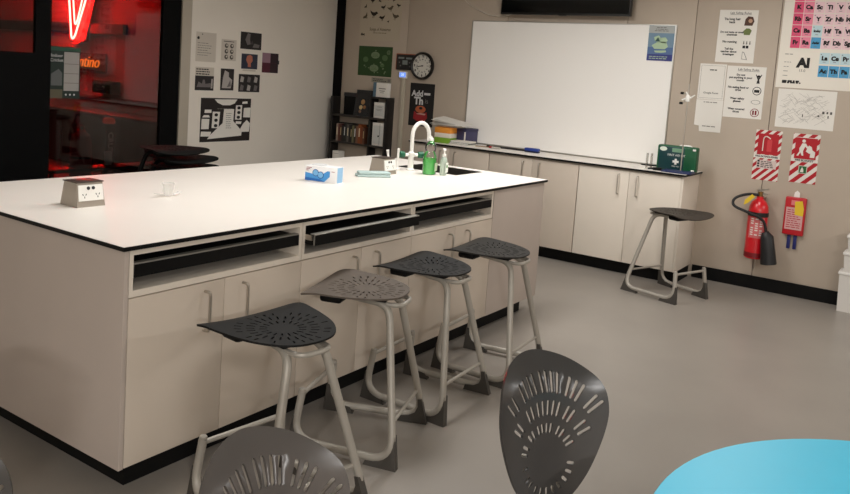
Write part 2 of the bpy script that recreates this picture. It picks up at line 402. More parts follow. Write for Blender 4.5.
cb = MB().tube(fillet([(XW-0.008, 1.99, 2.45), (XW-0.01, 1.971, 2.306), (XW-0.012, 1.837, 2.229), (XW-0.014, 1.661, 2.159), (XW-0.02, 1.495, 2.150), (XW-0.05, 1.38, 2.176)], 0.08), 0.005, 8).obj('television_cable', mat('white_cable', (214, 206, 194), 0.5))
tag(cb, 'thin white cable looping down beside the television', 'cable')

# ================================================================== moulded shells (stool seats, chair backs)
def inside(p, poly_):
    x, y = p; c = False; n = len(poly_); j = n-1
    for i in range(n):
        xi, yi = poly_[i]; xj, yj = poly_[j]
        if (yi > y) != (yj > y) and x < (xj-xi)*(y-yi)/(yj-yi)+xi: c = not c
        j = i
    return c
def capsule(cx, cy, ang, ln, wd, n=4):
    dx, dy = math.cos(ang), math.sin(ang); out = []
    for e, base in ((ln/2-wd/2, -PI/2), (-(ln/2-wd/2), PI/2)):
        for k in range(n+1):
            a = base+PI*k/n; lx, ly = e+wd/2*math.cos(a), wd/2*math.sin(a)
            out.append((cx+dx*lx-dy*ly, cy+dy*lx+dx*ly))
    return out
def shell_mesh(name, outline, slots, fmap, th, m, sp=0.022):
    verts = []; edges = []
    def loop(pts):
        b = len(verts); verts.extend(Vector((p[0], p[1])) for p in pts); n = len(pts)
        edges.extend((b+i, b+(i+1) % n) for i in range(n))
    loop(outline)
    for s in slots: loop(s)
    xs = [p[0] for p in outline]; ys = [p[1] for p in outline]
    nb = len(verts); y = min(ys)
    while y < max(ys):
        x = min(xs)
        while x < max(xs):
            if inside((x, y), outline) and all((verts[k]-Vector((x, y))).length > sp*0.45 for k in range(nb)) and not any(inside((x, y), s) for s in slots):
                verts.append(Vector((x, y)))
            x += sp
        y += sp
    V, E_, Fc = delaunay_2d_cdt(verts, edges, [], 0, 1e-6)[:3]
    tri = []
    for f in Fc:
        c = (sum(V[i].x for i in f)/len(f), sum(V[i].y for i in f)/len(f))
        if inside(c, outline) and not any(inside(c, s) for s in slots): tri.append(list(f))
    e = 0.002; bm = bmesh.new(); A = {}; B = {}
    for i in {i for f in tri for i in f}:
        u, v = V[i].x, V[i].y; p = fmap(u, v); n = (fmap(u+e, v)-fmap(u-e, v)).cross(fmap(u, v+e)-fmap(u, v-e)).normalized()
        A[i] = bm.verts.new(p+n*th/2); B[i] = bm.verts.new(p-n*th/2)
    cnt = {}
    for f in tri:
        bm.faces.new([A[i] for i in f]); bm.faces.new([B[i] for i in reversed(f)])
        for a, b in zip(f, f[1:]+f[:1]): cnt[(a, b)] = cnt.get((a, b), 0)+1
    for (a, b) in cnt:
        if (b, a) not in cnt: bm.faces.new((A[b], A[a], B[a], B[b]))
    bmesh.ops.recalc_face_normals(bm, faces=bm.faces)
    me = bpy.data.meshes.new(name); bm.to_mesh(me); bm.free(); me.materials.append(m)
    me.shade_smooth(); me.set_sharp_from_angle(angle=math.radians(50)); return me
def mirrored(half, n=4):
    pts = half+[(-x, y) for (x, y) in reversed(half[1:-1])]
    return [(p.x, p.y) for p in smooth_closed(pts, n)]

# ---- stool: local +y is the front (towards the foot bar)
SEAT = mirrored([(0, 0.058), (0.055, 0.063), (0.10, 0.082), (0.142, 0.122), (0.176, 0.18), (0.199, 0.255), (0.213, 0.335), (0.220, 0.402), (0.213, 0.432), (0.185, 0.448), (0.10, 0.460), (0, 0.464)])
seat_slots = []
for r0, r1, n in ((0.052, 0.080, 18), (0.092, 0.124, 26), (0.136, 0.162, 30)):
    for k in range(n):
        a = 2*PI*(k+0.5)/n
        if n == 30 and k % 5 == 4: continue
        cx, cy = (r0+r1)/2*math.cos(a)*1.05, 0.235+(r0+r1)/2*math.sin(a)*1.0
        if inside((cx*1.18, 0.235+(cy-0.235)*1.18), SEAT): seat_slots.append(capsule(cx, cy, a, r1-r0, 0.0065, 3))
def seat_map(u, v):
    z = 0.636 + 0.26*u*u + 0.10*(v-0.22)**2
    if v > 0.36: z -= 2.2*(v-0.36)**2
    return Vector((u, v, z))
def stool(label, loc, rz, seat_rgb, rough, group, M_tube=M_tube):
    t = thing('lab_stool', label, 'stool', (loc[0], loc[1], 0), rz, group)
    nm = 'seat_plastic_%d_%d_%d' % seat_rgb
    me = shell_mesh('seat', SEAT, seat_slots, seat_map, 0.007, mat(nm, seat_rgb, rough+0.12, var=0.06, vscale=30, spec=0.25))
    s = bpy.data.objects.new('seat', me); C.objects.link(s); s.parent = t
    a, c, ln, yu, zu, wu = 0.226, 0.192, 0.452, 0.424, 0.226, 0.173
    tx, ty, tz = 0.074, 0.108, 0.606; zr = 0.030
    for g_ in (-1, 1):
        p = fillet([(g_*0.060, 0.33, 0.622), (g_*tx, ty, tz), (g_*a, 0.008, zr), (g_*c, ln-0.005, zr), (g_*wu, yu, zu)], [0.06, 0.105, 0.105], 8)
        MB().tube(p, 0.0155, 12).obj('leg_frame', M_tube, t)
        # gusset feet filling the outer corners of the tube
        e1 = Vector((g_*(c-a), ln, 0)).normalized(); e3 = Vector((-e1.y, e1.x, 0))
        upl = Vector((g_*(tx-a), ty, tz)).normalized(); upu = Vector((g_*(wu-c), yu-ln, zu)).normalized()
        prof = [(-0.017, 0), (0.122, 0), (0.105, 0.030), (0.059, 0.037), (0.026, 0.056), (0.0066, 0.089), (0.0, 0.128), (-0.017, 0.128)]
        MB().prism(prof, (g_*a, 0.006, 0), e1, upl, e3, -0.0145, 0.0145).obj('foot', M_foot, t, 0)
        MB().prism(prof, (g_*c, ln-0.003, 0), -e1, upu, e3, -0.0145, 0.0145).obj('foot', M_foot, t, 0)
    k = 0.163/tz; lx, ly = a+(tx-a)*k, 0.008+(ty-0.008)*k
    MB().tube([(-lx, ly, 0.163), (lx, ly, 0.163)], 0.008, 8).obj('rear_crossbar', M_tube, t)
    MB().tube([(-wu-0.004, yu, zu-0.012), (wu+0.004, yu, zu-0.012)], 0.0095, 8).obj('foot_bar', M_tube, t)
    for g_ in (-1, 1):
        MB().lathe([(0.0, zu+0.0), (0.014, zu), (0.014, zu+0.010), (0.010, zu+0.014), (0, zu+0.014)], (g_*wu, yu, 0), 12).obj('tube_cap', M_tube, t)
    MB().tube(fillet([(-tx, ty+0.02, 0.606), (-tx*0.9, 0.055, 0.606), (tx*0.9, 0.055, 0.606), (tx, ty+0.02, 0.606)], 0.05, 6), 0.010, 8).obj('rear_hoop', M_tube, t)
    br = MB().box(-0.15, 0.15, 0.29, 0.385, 0.600, 0.634, 0.014, 3)
    br.obj('seat_bracket', M_black, t)
    bx('seat_mount', M_black, t, -0.09, 0.09, 0.12, 0.27, 0.616, 0.634, 0.004)
    return t
gs = 'lab stools with perforated seats'
stool('black stool with perforated seat, nearest the camera at the island corner', (0.324, -0.638), -0.117, (18, 17, 16), 0.55, gs)
stool('grey-brown worn stool seat, second stool along the island', (1.044, -0.503), 0.334, (92, 83, 75), 0.45, gs)
stool('black stool pushed close to the island, third stool from the near corner', (1.519, -0.490), 0.064, (22, 21, 20), 0.5, gs)
stool('charcoal stool at the sink end, furthest of the row along the island', (2.091, -0.513), 0.083, (38, 36, 33), 0.5, gs)
s5 = stool('dark grey stool standing alone in front of the wall cabinets', (4.490, -0.303), 2.795, (60, 54, 48), 0.5, gs)

# ---- nested stools stored behind the island
def nested(label, loc, rz, dz):
    t = stool(label, loc, rz, (9, 9, 9), 0.7, 'black stools nested in a stack by the glass door', M_black); t.location.z = dz  # tubes black instead of silver: the darkness there put into the colour
    return t
for k, wd in enumerate(('bottom', 'second', 'third', 'fourth', 'top')):
    nested('black stool nested in the stack behind the island, %s of the pile' % (wd if wd in ('bottom', 'top') else wd+' from the bottom'), (2.10-0.012*k-(0.07 if k == 4 else 0), 2.60-0.01*k), PI+0.10-0.04*k, 0.066*k)

# ---- chair: local +y is the way the sitter faces
BACK = mirrored([(0, 0.0), (0.045, 0.006), (0.085, 0.032), (0.124, 0.085), (0.156, 0.155), (0.177, 0.225), (0.180, 0.275), (0.170, 0.318), (0.148, 0.345), (0.105, 0.371), (0.055, 0.386), (0, 0.392)])
BACK = [(x*0.88, y*0.925) for x, y in BACK]
back_slots = []
FC = 0.112
for r0, r1, groups in ((0.178, 0.232, [(-47, -42), (-32, -27, -22), (-13, -8, -3, 2), (9, 14, 19, 24), (34, 40)]),
                       (0.118, 0.160, [(-58, -50), (-36, -29), (-18, -11), (-4, 3, 10), (19, 26), (42, 49)]),
                       (0.072, 0.100, [(-62, -52), (-38, -28), (-12, -3), (7, 16), (30, 40), (58, 70)]),
                       (0.068, 0.090, [(95,), (118, 132), (150, 165, 180, 195, 210, 228, 245, 262)])):
    for gr in groups:
        for a in gr:
            an = math.radians(90-a); rm = (r0+r1)/2
            back_slots.append(capsule(rm*math.cos(an)*0.86, FC+rm*math.sin(an)*0.92, an, (r1-r0)*0.92, 0.008, 3))
BT = math.radians(10)
def back_map(u, v):
    curl = 2.0*u*u                                 # sides wrap forward
    roll = -1.2*max(0.0, v-0.275)**2*6              # rim rolls back at the top
    y = -0.20 - v*math.sin(BT) + curl + roll
    return Vector((u, y, 0.507 + v*math.cos(BT)))
CSEAT = mirrored([(0, -0.205), (0.06, -0.20), (0.12, -0.18), (0.165, -0.13), (0.19, -0.05), (0.203, 0.05), (0.208, 0.13), (0.20, 0.175), (0.16, 0.195), (0.08, 0.203), (0, 0.205)])
cs_slots = []
for r0, r1, n in ((0.05, 0.078, 16), (0.092, 0.122, 24)):
    for k in range(n):
        a = 2*PI*(k+0.5)/n; cs_slots.append(capsule((r0+r1)/2*math.cos(a), (r0+r1)/2*math.sin(a), a, r1-r0, 0.0085, 3))
def cseat_map(u, v):
    z = 0.425+0.45*u*u+0.15*v*v
    if v > 0.12: z -= 2.0*(v-0.12)**2
    return Vector((u, v, z))
def chair(label, loc, rz, rgb):
    t = thing('classroom_chair', label, 'chair', (loc[0], loc[1], 0), rz, 'perforated plastic classroom chairs')
    pm = mat('chair_plastic_%d' % rgb[0], rgb, 0.28, var=0.03, vscale=20, bump=0.05, bscale=500)
    o = bpy.data.objects.new('backrest', shell_mesh('backrest', BACK, back_slots, back_map, 0.006, pm, 0.016)); C.objects.link(o); o.parent = t
    o = bpy.data.objects.new('seat', shell_mesh('seat', CSEAT, cs_slots, cseat_map, 0.006, pm)); C.objects.link(o); o.parent = t
    for g_ in (-1, 1):
        MB().tube(fillet([(g_*0.046, -0.242, 0.63), (g_*0.046, -0.222, 0.47), (g_*0.055, -0.18, 0.398), (g_*0.07, 0.12, 0.398)], 0.04, 6), 0.010, 10).obj('back_post', M_tube, t)
        MB().tube(fillet([(g_*0.06, 0.10, 0.398), (g_*0.17, 0.12, 0.391), (g_*0.205, 0.19, 0.026), (g_*0.205, -0.22, 0.026), (g_*0.17, -0.12, 0.391), (g_*0.06, -0.10, 0.398)], 0.06, 7), 0.011, 10).obj('leg_frame', M_tube, t)
        for yy in (0.17, -0.20): bx('foot', M_foot, t, g_*0.205-0.015, g_*0.205+0.015, yy-0.03, yy+0.03, 0.0, 0.03, 0.004)
    return t
chair('charcoal perforated plastic chair tucked towards the blue round table', (0.038, -1.690), 2.62, (60, 58, 57))
chair('grey perforated plastic chair in front of the nearest black stool', (-0.661, -1.529), 2.93, (78, 73, 70))
chair('dark grey plastic chair mostly out of view, by the left end of the island', (-1.055, -1.090), 2.981, (52, 50, 48))

# ---- blue round table
TZ, TR, TC = 0.73, 0.622, (0.013, -2.44)
t = thing('round_table', 'round bright blue laminate table at the lower right', 'table', (TC[0], TC[1], 0))
M_blue = mat('blue_laminate', (80, 214, 252), 0.4, var=0.01)
MB().lathe([(0.0, TZ-0.024), (TR-0.006, TZ-0.024), (TR, TZ-0.019), (TR, TZ-0.003), (TR-0.002, TZ-0.0006), (0.0, TZ)], n=96).obj('table_top', M_blue, t)
MB().lathe([(0.03, 0.03), (0.035, 0.05), (0.035, TZ-0.05), (0.16, TZ-0.035), (0.16, TZ-0.0245), (0.0, TZ-0.0245)], n=32).obj('pedestal', M_tube, t)
MB().lathe([(0.0, 0.0), (0.30, 0.0), (0.30, 0.012), (0.05, 0.035), (0.0, 0.035)], n=48).obj('base', M_tube, t)

# ================================================================== things on the island
def power_box(label, loc, rz, dark):
    t = thing('power_outlet_box', label, 'power outlet', (loc[0], loc[1], H), rz, 'bench-top power outlet boxes')
    W, Dp, Hh = 0.128, 0.122, 0.100
    bt = [(-W/2, -Dp/2), (W/2, -Dp/2), (W/2, Dp/2), (-W/2, Dp/2)]; tp = [(-W/2+0.006, -Dp/2+0.016), (W/2-0.006, -Dp/2+0.016), (W/2-0.006, Dp/2-0.016), (-W/2+0.006, Dp/2-0.016)]
    mb = MB(); A = [mb.bm.verts.new((x, y, 0)) for x, y in bt]; B = [mb.bm.verts.new((x, y, Hh)) for x, y in tp]
    for i in range(4): mb.bm.faces.new((A[i], A[(i+1) % 4], B[(i+1) % 4], B[i]))
    mb.bm.faces.new(A[::-1]); mb.bm.faces.new(B)
    mb.obj('housing', mat('satin_outlet_steel', (168, 158, 146), 0.42, 0.35), t, 0)
    bx('lid', mat('dark_outlet_lid', (78, 66, 60), 0.4, 0.3), t, -W/2+0.002, W/2-0.002, -Dp/2+0.010, Dp/2-0.010, Hh+0.0003, Hh+0.004, 0.001)
    for s in (-1, 1):
        sl = math.atan2(0.016, Hh); e2 = Vector((0, -s*math.sin(sl)*-1 if False else s*(-math.sin(sl)), math.cos(sl)))
        nrm = Vector((0, s*math.cos(sl), math.sin(sl)))
        o = Vector((0, s*Dp/2, 0))
        p = MB().prism([(-0.056, 0.026), (0.056, 0.026), (0.055, 0.092), (-0.055, 0.092)], o, (1, 0, 0), e2, nrm, 0.0004, 0.005).obj('face_plate', M_white, t, 0)
        for cx in (-0.011, 0.011):
            MB().prism(disc(cx, 0.078, 0.0072, 14), o, (1, 0, 0), e2, nrm, 0.005, 0.0072).obj('switch', mat('switch_black', (22, 26, 34), 0.4), p, 0)
        for cx in (-0.030, 0.030):
            hl = MB()
            for (hx, hy, an) in ((-0.007, 0.052, 0.5), (0.007, 0.052, -0.5), (0.0, 0.041, 0.0)):
                hl.prism(capsule(cx+hx, hy, PI/2+an, 0.009, 0.0032, 3), o, (1, 0, 0), e2, nrm, 0.0049, 0.0054)
            hl.obj('socket_slots', M_ink, p, 0)
    return t
power_box('steel bench-top power box with twin sockets at the near end of the island', (0.327, 0.750), 0.0, 0)
power_box('steel bench-top power box with sockets beside the sink tap', (2.400, 0.752), 0.0, 0)

# crumpled clear plastic packaging
CW = mat('frosted_clear_plastic', (246, 244, 240), 0.25, alpha=0.38)
CP = glass_mat('clear_plastic', (252, 251, 249), 0.08, 0.03, 0.975)
t = thing('plastic_packaging', 'small clear crumpled plastic packaging lying on the white worktop', 'packaging', (0.755, 0.748, H))
MB().lathe([(0.0, 0.001), (0.018, 0.001), (0.020, 0.004), (0.027, 0.050), (0.030, 0.060), (0.0265, 0.059), (0.018, 0.008), (0.0, 0.006)], n=9).obj('cup', CW, t, 20)
for a, l in ((0.15, 0.085), (3.3, 0.085), (4.3, 0.055), (5.7, 0.05)):
    c, s = math.cos(a), math.sin(a)
    MB().prism([(0.020, -0.012), (l*0.6, -0.018), (l, -0.006), (l*0.9, 0.013), (0.022, 0.010)], (0, 0, 0.001), (c, s, 0.10 if a < 3 else 0.22), (-s, c, 0.1), (0, 0, 1), 0, 0.0012).obj('flap', CW, t, 0)

# mask box
t = thing('mask_box', 'blue and white carton of face masks on the island', 'box', (1.79, 0.705, H), math.atan2(-0.19, 0.045))
M_mblue = mat('mask_box_blue', (70, 150, 215), 0.5); M_mwhite = mat('mask_box_white', (236, 236, 236), 0.5)
bx('carton', M_mwhite, t, -0.097, 0.097, -0.048, 0.048, 0.0, 0.088, 0.0015)
def front(name, pts, m, lv=1, par=t):
    return MB().prism(pts, (0, -0.048, 0), (1, 0, 0), (0, 0, 1), (0, -1, 0), 0.0004*lv, 0.0004*lv+0.0006).obj(name, m, par, 0)
front('blue_wave', [(-0.096, 0.004), (0.028, 0.004), (0.06, 0.035), (0.06, 0.066), (0.045, 0.066), (0.02, 0.050), (-0.01, 0.030), (-0.045, 0.042), (-0.096, 0.048)], M_mblue)
front('dark_wave', [(-0.096, 0.003), (0.03, 0.003), (0.0, 0.016), (-0.096, 0.020)], mat('mask_box_deep_blue', (36, 104, 180), 0.5), 2)
for cx, cz in ((-0.030, 0.050), (0.002, 0.040)):
    ring = disc(cx, cz, 0.020, 20); inn = disc(cx, cz, 0.0165, 20)
    front('roundel', ring, mat('mask_box_navy', (20, 70, 140), 0.5), 3); front('roundel_face', inn, mat('mask_box_sky', (120, 180, 225), 0.5), 4)
mb = MB()
for k in range(3): mb.prism([(-0.09, 0.078-0.008*k), (-0.055-0.01*k, 0.078-0.008*k), (-0.055-0.01*k, 0.0745-0.008*k), (-0.09, 0.0745-0.008*k)], (0, -0.048, 0), (1, 0, 0), (0, 0, 1), (0, -1, 0), 0.0004, 0.001)
mb.prism([(0.070, 0.066), (0.090, 0.066), (0.090, 0.063), (0.070, 0.063)], (0, -0.048, 0), (1, 0, 0), (0, 0, 1), (0, -1, 0), 0.0004, 0.001)
tag(mb.obj('printed_text', mat('mask_text_red', (150, 70, 80), 0.6), t, 0), kind='stuff')
MB().prism([(-0.03, 0.0), (0.034, 0.0), (0.036, 0.086), (-0.03, 0.086)], (0.097, 0, 0), (0, 1, 0), (0, 0, 1), (1, 0, 0), 0.0004, 0.001).obj('blue_end', mat('mask_box_pale_blue', (150, 196, 232), 0.5), t, 0)
MB().prism([(-0.05, -0.03), (0.01, -0.032), (0.035, 0.0), (0.0, 0.03), (-0.045, 0.026)], (-0.02, 0, 0.0885), (1, 0, 0.05), (0, 1, 0), (0, 0, 1), 0.0, 0.008).obj('mask', mat('mask_cloth', (225, 226, 226), 0.8), t, 60)

# folded pale cloth
t = thing('folded_cloth', 'pale teal folded cleaning cloth lying beside the power box', 'cloth', (2.214, 0.684, H), math.atan2(-0.12, 0.16))
M_cl = mat('teal_cloth', (176, 196, 194), 0.85, bump=0.4, bscale=400, var=0.05)
for k, (hw, hd, z0, z1, dx) in enumerate(((0.105, 0.040, 0.0, 0.016, 0), (0.100, 0.037, 0.0165, 0.033, 0.004))):
    MB().box(-hw+dx, hw+dx, -hd, hd, z0, z1, 0.0075, 3).obj('fold', M_cl, t)

# tap
t = thing('sink_tap', 'white gooseneck laboratory tap with green handles beside the sink', 'tap', (2.718, 0.762, H))
M_tapw = mat('tap_white', (240, 238, 232), 0.3)
MB().lathe([(0.0, 0.0), (0.030, 0.0), (0.030, 0.008), (0.020, 0.014), (0.018, 0.085), (0.022, 0.092), (0.022, 0.118), (0.015, 0.126), (0.0, 0.126)], n=20).obj('body', M_tapw, t)
arch = [(0, 0, 0.12), (0, 0, 0.24)]
dirx = Vector((0.94, -0.34, 0)).normalized()
for k in range(13):
    a = PI-PI*k/12; arch.append(tuple(dirx*(0.068+0.068*math.cos(a))+Vector((0, 0, 0.235+0.085*math.sin(a)))))
arch.append(tuple(dirx*0.136+Vector((0, 0, 0.200))))
MB().tube(arch, 0.0135, 14).obj('spout', M_tapw, t)
for s, nm in ((-1, 'left'), (1, 'right')):
    d = Vector((0.75*s, -0.3*s if s < 0 else -0.3, 0)).normalized()
    d = Vector((0.82, -0.57, 0))*s
    MB().tube([tuple(d*0.018+Vector((0, 0, 0.104))), tuple(d*0.044+Vector((0, 0, 0.104)))], 0.012, 12).obj('valve', M_tapw, t)
    MB().tube([tuple(d*0.044+Vector((0, 0, 0.104))), tuple(d*0.050+Vector((0, 0, 0.104))), tuple(d*0.082+Vector((0, 0, 0.106))), tuple(d*0.088+Vector((0, 0, 0.106)))], [0.012, 0.021, 0.023, 0.014], 12).obj('tap_handle', mat('green_handle', (26, 96, 66), 0.45), t)

# bottle of green detergent
t = thing('detergent_bottle', 'clear squeeze bottle of bright green dish detergent by the tap', 'bottle', (2.672, 0.580, H), 0.3)
def oval(prof, sx, sy, name, m, par, n=24):
    mb = MB().lathe(prof, n=n)
    for v in mb.bm.verts: v.co.x *= sx; v.co.y *= sy
    return mb.obj(name, m, par)
oval([(0, 0.002), (0.047, 0.002), (0.051, 0.010), (0.052, 0.105), (0.0, 0.105)], 1.0, 0.80, 'green_liquid', mat('green_liquid', (96, 226, 104), 0.25), t)
oval([(0, 0.0), (0.048, 0.0), (0.053, 0.010), (0.054, 0.106), (0.050, 0.128), (0.039, 0.148), (0.045, 0.168), (0.045, 0.186), (0.032, 0.206), (0.015, 0.216), (0.013, 0.222), (0, 0.222)], 1.0, 0.83, 'bottle_shell', CP, t)
bx('label', mat('bottle_label', (214, 232, 196), 0.5), t, -0.030, 0.028, -0.0462, -0.0448, 0.025, 0.078)
MB().lathe([(0, 0.218), (0.016, 0.218), (0.016, 0.236), (0.007, 0.240), (0.006, 0.250), (0, 0.250)], n=14).obj('cap', M_white, t)
# hand soap pump
t = thing('soap_dispenser', 'small clear pump bottle of hand soap next to the green detergent', 'bottle', (2.722, 0.503, H), 0.2)
oval([(0, 0.0), (0.028, 0.0), (0.031, 0.008), (0.031, 0.090), (0.024, 0.112), (0.012, 0.120), (0.0, 0.120)], 1.0, 0.72, 'bottle_body', mat('pale_soap', (206, 222, 206), 0.25, trans=0.35), t)
bx('label', mat('soap_label', (236, 238, 230), 0.5), t, -0.022, 0.022, -0.0245, -0.0235, 0.02, 0.082)
bx('label_text', mat('soap_label_green', (90, 150, 90), 0.6), t, -0.012, 0.012, -0.0252, -0.0244, 0.05, 0.068)
MB().lathe([(0, 0.121), (0.013, 0.121), (0.013, 0.138), (0.005, 0.140), (0.005, 0.160), (0.012, 0.162), (0.012, 0.174), (0, 0.176)], n=14).obj('pump', M_white, t)
MB().tube([(0, 0, 0.168), (-0.028, -0.012, 0.168), (-0.036, -0.015, 0.160)], 0.005, 8).obj('nozzle', M_white, t)

# white plugs standing up behind the second power box
for k, (px, py, ln, dx, lab) in enumerate(((2.545, 0.80, 0.140, -0.030, 'white plastic brush handle leaning up behind the power box'), (2.585, 0.775, 0.150, 0.008, 'white upright plastic brush nearest the tap'))):
    t = thing('brush', lab, 'brush', (px, py, H), 0, 'white brushes beside the tap')
    MB().tube([(0, 0, 0.0), (dx*0.3, 0, 0.03), (dx, 0.004, ln*0.8), (dx*1.2, 0.004, ln)], [0.014, 0.008, 0.0075, 0.010], 10).obj('handle', M_white, t)
    MB().lathe([(0, 0), (0.018, 0), (0.019, 0.018), (0.012, 0.024), (0, 0.024)], n=12).obj('head', M_white, t)

# ================================================================== things on the wall bench
Z = HC
t = thing('first_aid_kit', 'green first aid case standing on the end of the wall bench', 'first aid kit', (4.90, -0.360, Z))
M_fa = mat('first_aid_green', (10, 84, 50), 0.42, bump=0.1, bscale=300); M_fad = mat('first_aid_dark', (8, 58, 62), 0.42)
MB().box(0.0, 0.08, -0.155, 0.168, 0.0, 0.208, 0.014, 3).obj('case', M_fa, t)
bx('front_cover', M_fad, t, -0.003, 0.002, -0.055, 0.150, 0.012, 0.196, 0.001)
MB().box(-0.006, 0.0, -0.145, -0.120, 0.180, 0.195, 0.002).box(-0.006, 0.0, -0.145, -0.120, 0.010, 0.025, 0.002).obj('latch', M_white, t)
def on_face(name, pts, m, lv=1):
    return MB().prism(pts, (-0.003, 0, 0), (0, -1, 0), (0, 0, 1), (-1, 0, 0), 0.0004*lv, 0.0004*lv+0.0008).obj(name, m, t, 0)
on_face('oval_sticker', disc(-0.118, 0.176, 0.018, 18, 1.7), mat('sticker_white', (228, 236, 222), 0.5))
on_face('window_label', [(-0.045, 0.156), (0.045, 0.156), (0.045, 0.188), (-0.045, 0.188)], mat('pale_green_label', (120, 160, 130), 0.5))
on_face('cross', [(-0.034, 0.070), (-0.018, 0.070), (-0.018, 0.055), (0.0, 0.055), (0.0, 0.070), (0.016, 0.070), (0.016, 0.088), (0.0, 0.088), (0.0, 0.103), (-0.018, 0.103), (-0.018, 0.088), (-0.034, 0.088)], M_white)
o = bpy.data.objects.new('lettering', text_mesh('FIRST AID KIT', 0.024, M_white, 0.0004)); C.objects.link(o); o.parent = t
o.matrix_local = Matrix(((0, 0, -1, -0.0042), (-1, 0, 0, 0.008), (0, 1, 0, 0.130), (0, 0, 0, 1)))
o = bpy.data.objects.new('lettering', text_mesh('FIRST AID', 0.014, M_white, 0.0004)); C.objects.link(o); o.parent = t
o.matrix_local = Matrix(((0, 0, -1, -0.0042), (-1, 0, 0, 0.008), (0, 1, 0, 0.040), (0, 0, 0, 1)))
MB().tube(fillet([(0.04, 0.0, 0.206), (0.04, -0.01, 0.213), (0.04, -0.09, 0.213), (0.04, -0.10, 0.206)], 0.006), 0.006, 8).obj('carry_handle', M_white, t)
# retort stand
t = thing('retort_stand', 'thin steel retort stand with white clamp in front of the first aid kit', 'retort stand', (4.80, -0.425, Z))
M_navy = mat('navy_base', (30, 42, 84), 0.4)
MB().box(-0.07, 0.07, -0.10, 0.135, 0.0, 0.018, 0.004).obj('base', M_navy, t)
MB().tube([(0, 0, 0.018), (0, 0, 0.715)], 0.0045, 8).obj('rod', M_steel, t)
MB().box(-0.018, 0.018, -0.014, 0.014, 0.575, 0.625, 0.004).obj('boss_head', M_white, t)
for (a, b) in (((0.0, -0.012, 0.60), (-0.01, -0.055, 0.630)), ((0, 0.012, 0.60), (-0.01, 0.045, 0.585)), ((0, 0.0, 0.62), (-0.01, 0.015, 0.652))):
    MB().tube([a, b], [0.009, 0.005], 8).obj('clamp_arm', M_white, t)
for (y, z) in ((0.048, 0.640), (0.050, 0.560)):
    MB().lathe([(0, -0.012), (0.010, -0.012), (0.010, 0.012), (0, 0.012)], (0, y, z), 10, 'y').obj('thumb_screw', M_black, t)
    MB().tube([(0, 0.012, z-0.005 if z > 0.6 else z+0.02), (0, y, z)], 0.004, 6).obj('screw_shaft', M_steel, t)
# clear measuring tubes, black tray, marker, eraser
for k, y in enumerate((-0.150, -0.186)):
    t = thing('measuring_cylinder', ('clear glass measuring cylinder left of its twin by the first aid kit', 'clear glass measuring cylinder touching the first aid kit side')[k], 'glassware', (4.79, y, Z), 0, 'measuring cylinders by the first aid kit')
    MB().lathe([(0, 0), (0.016, 0), (0.016, 0.005), (0.008, 0.007), (0.008, 0.130), (0.010, 0.133), (0.0072, 0.133), (0.0068, 0.012), (0, 0.012)], n=14).obj('tube', CP, t)
    MB().lathe([(0, 0.0), (0.018, 0.0), (0.018, 0.004), (0, 0.0045)], n=6).obj('foot', M_white, t)
t = thing('black_clamp', 'small black plastic clamp lying before the first aid kit', 'clamp', (4.80, -0.238, Z), 0.4)
MB().box(-0.03, 0.03, -0.035, 0.035, 0.0, 0.022, 0.006).obj('body', M_black, t); MB().tube([(0, 0.03, 0.014), (0.0, 0.075, 0.010)], 0.007, 8).obj('screw', M_black, t)
t = thing('pen', 'black pen lying at the right end of the whiteboard ledge', 'pen', (5.10, -0.06, Z), 0.2)
MB().tube([(0, -0.06, 0.006), (0, 0.05, 0.006), (0, 0.062, 0.006)], [0.006, 0.006, 0.002], 8).obj('barrel', M_black, t); MB().tube([(0, -0.075, 0.006), (0, -0.06, 0.006)], 0.0068, 8).obj('cap', M_black, t)
t = thing('board_eraser', 'blue whiteboard eraser lying on the wall bench', 'eraser', (4.98, 0.99, Z), 0.06)
MB().box(-0.028, 0.028, -0.068, 0.068, 0.014, 0.040, 0.006).obj('grip', mat('eraser_blue', (28, 58, 140), 0.5), t); MB().box(-0.026, 0.026, -0.066, 0.066, 0.0, 0.014, 0.002).obj('felt', mat('felt_navy', (26, 32, 60), 0.9), t)
for k, (x, y, a, c, cn) in enumerate(((4.92, 1.53, 0.25, (150, 120, 84), 'wooden ruler'), (4.97, 1.40, 0.1, (40, 36, 34), 'black marker'), (4.90, 1.34, -0.15, (206, 200, 190), 'white marker'), (5.0, 1.22, 0.05, (44, 40, 40), 'long black pointer'))):
    t = thing('ruler' if k == 0 else 'marker_pen', cn+(' lying flat on the wall bench below the whiteboard' if k == 0 else ' on the wall bench below the whiteboard'), 'ruler' if k == 0 else 'pen', (x, y, Z), a)
    m_ = mat('pen_%d' % k, c, 0.5)
    if k == 0: 
        MB().box(-0.018, 0.018, -0.15, 0.15, 0.0, 0.006, 0.001).obj('stick', m_, t); MB().box(0.008, 0.016, -0.145, 0.145, 0.006, 0.0066).obj('scale_marks', M_ink, t, 0)
    else:
        ln = 0.19 if k == 3 else 0.065
        MB().tube([(0, -ln, 0.009), (0, ln*0.5, 0.009)], 0.009, 10).obj('barrel', m_, t); MB().tube([(0, ln*0.5, 0.009), (0, ln*0.95, 0.009), (0, ln, 0.009)], [0.0098, 0.0098, 0.006], 10).obj('cap', M_black if k != 2 else mat('cap_red', (170, 40, 40), 0.5), t)
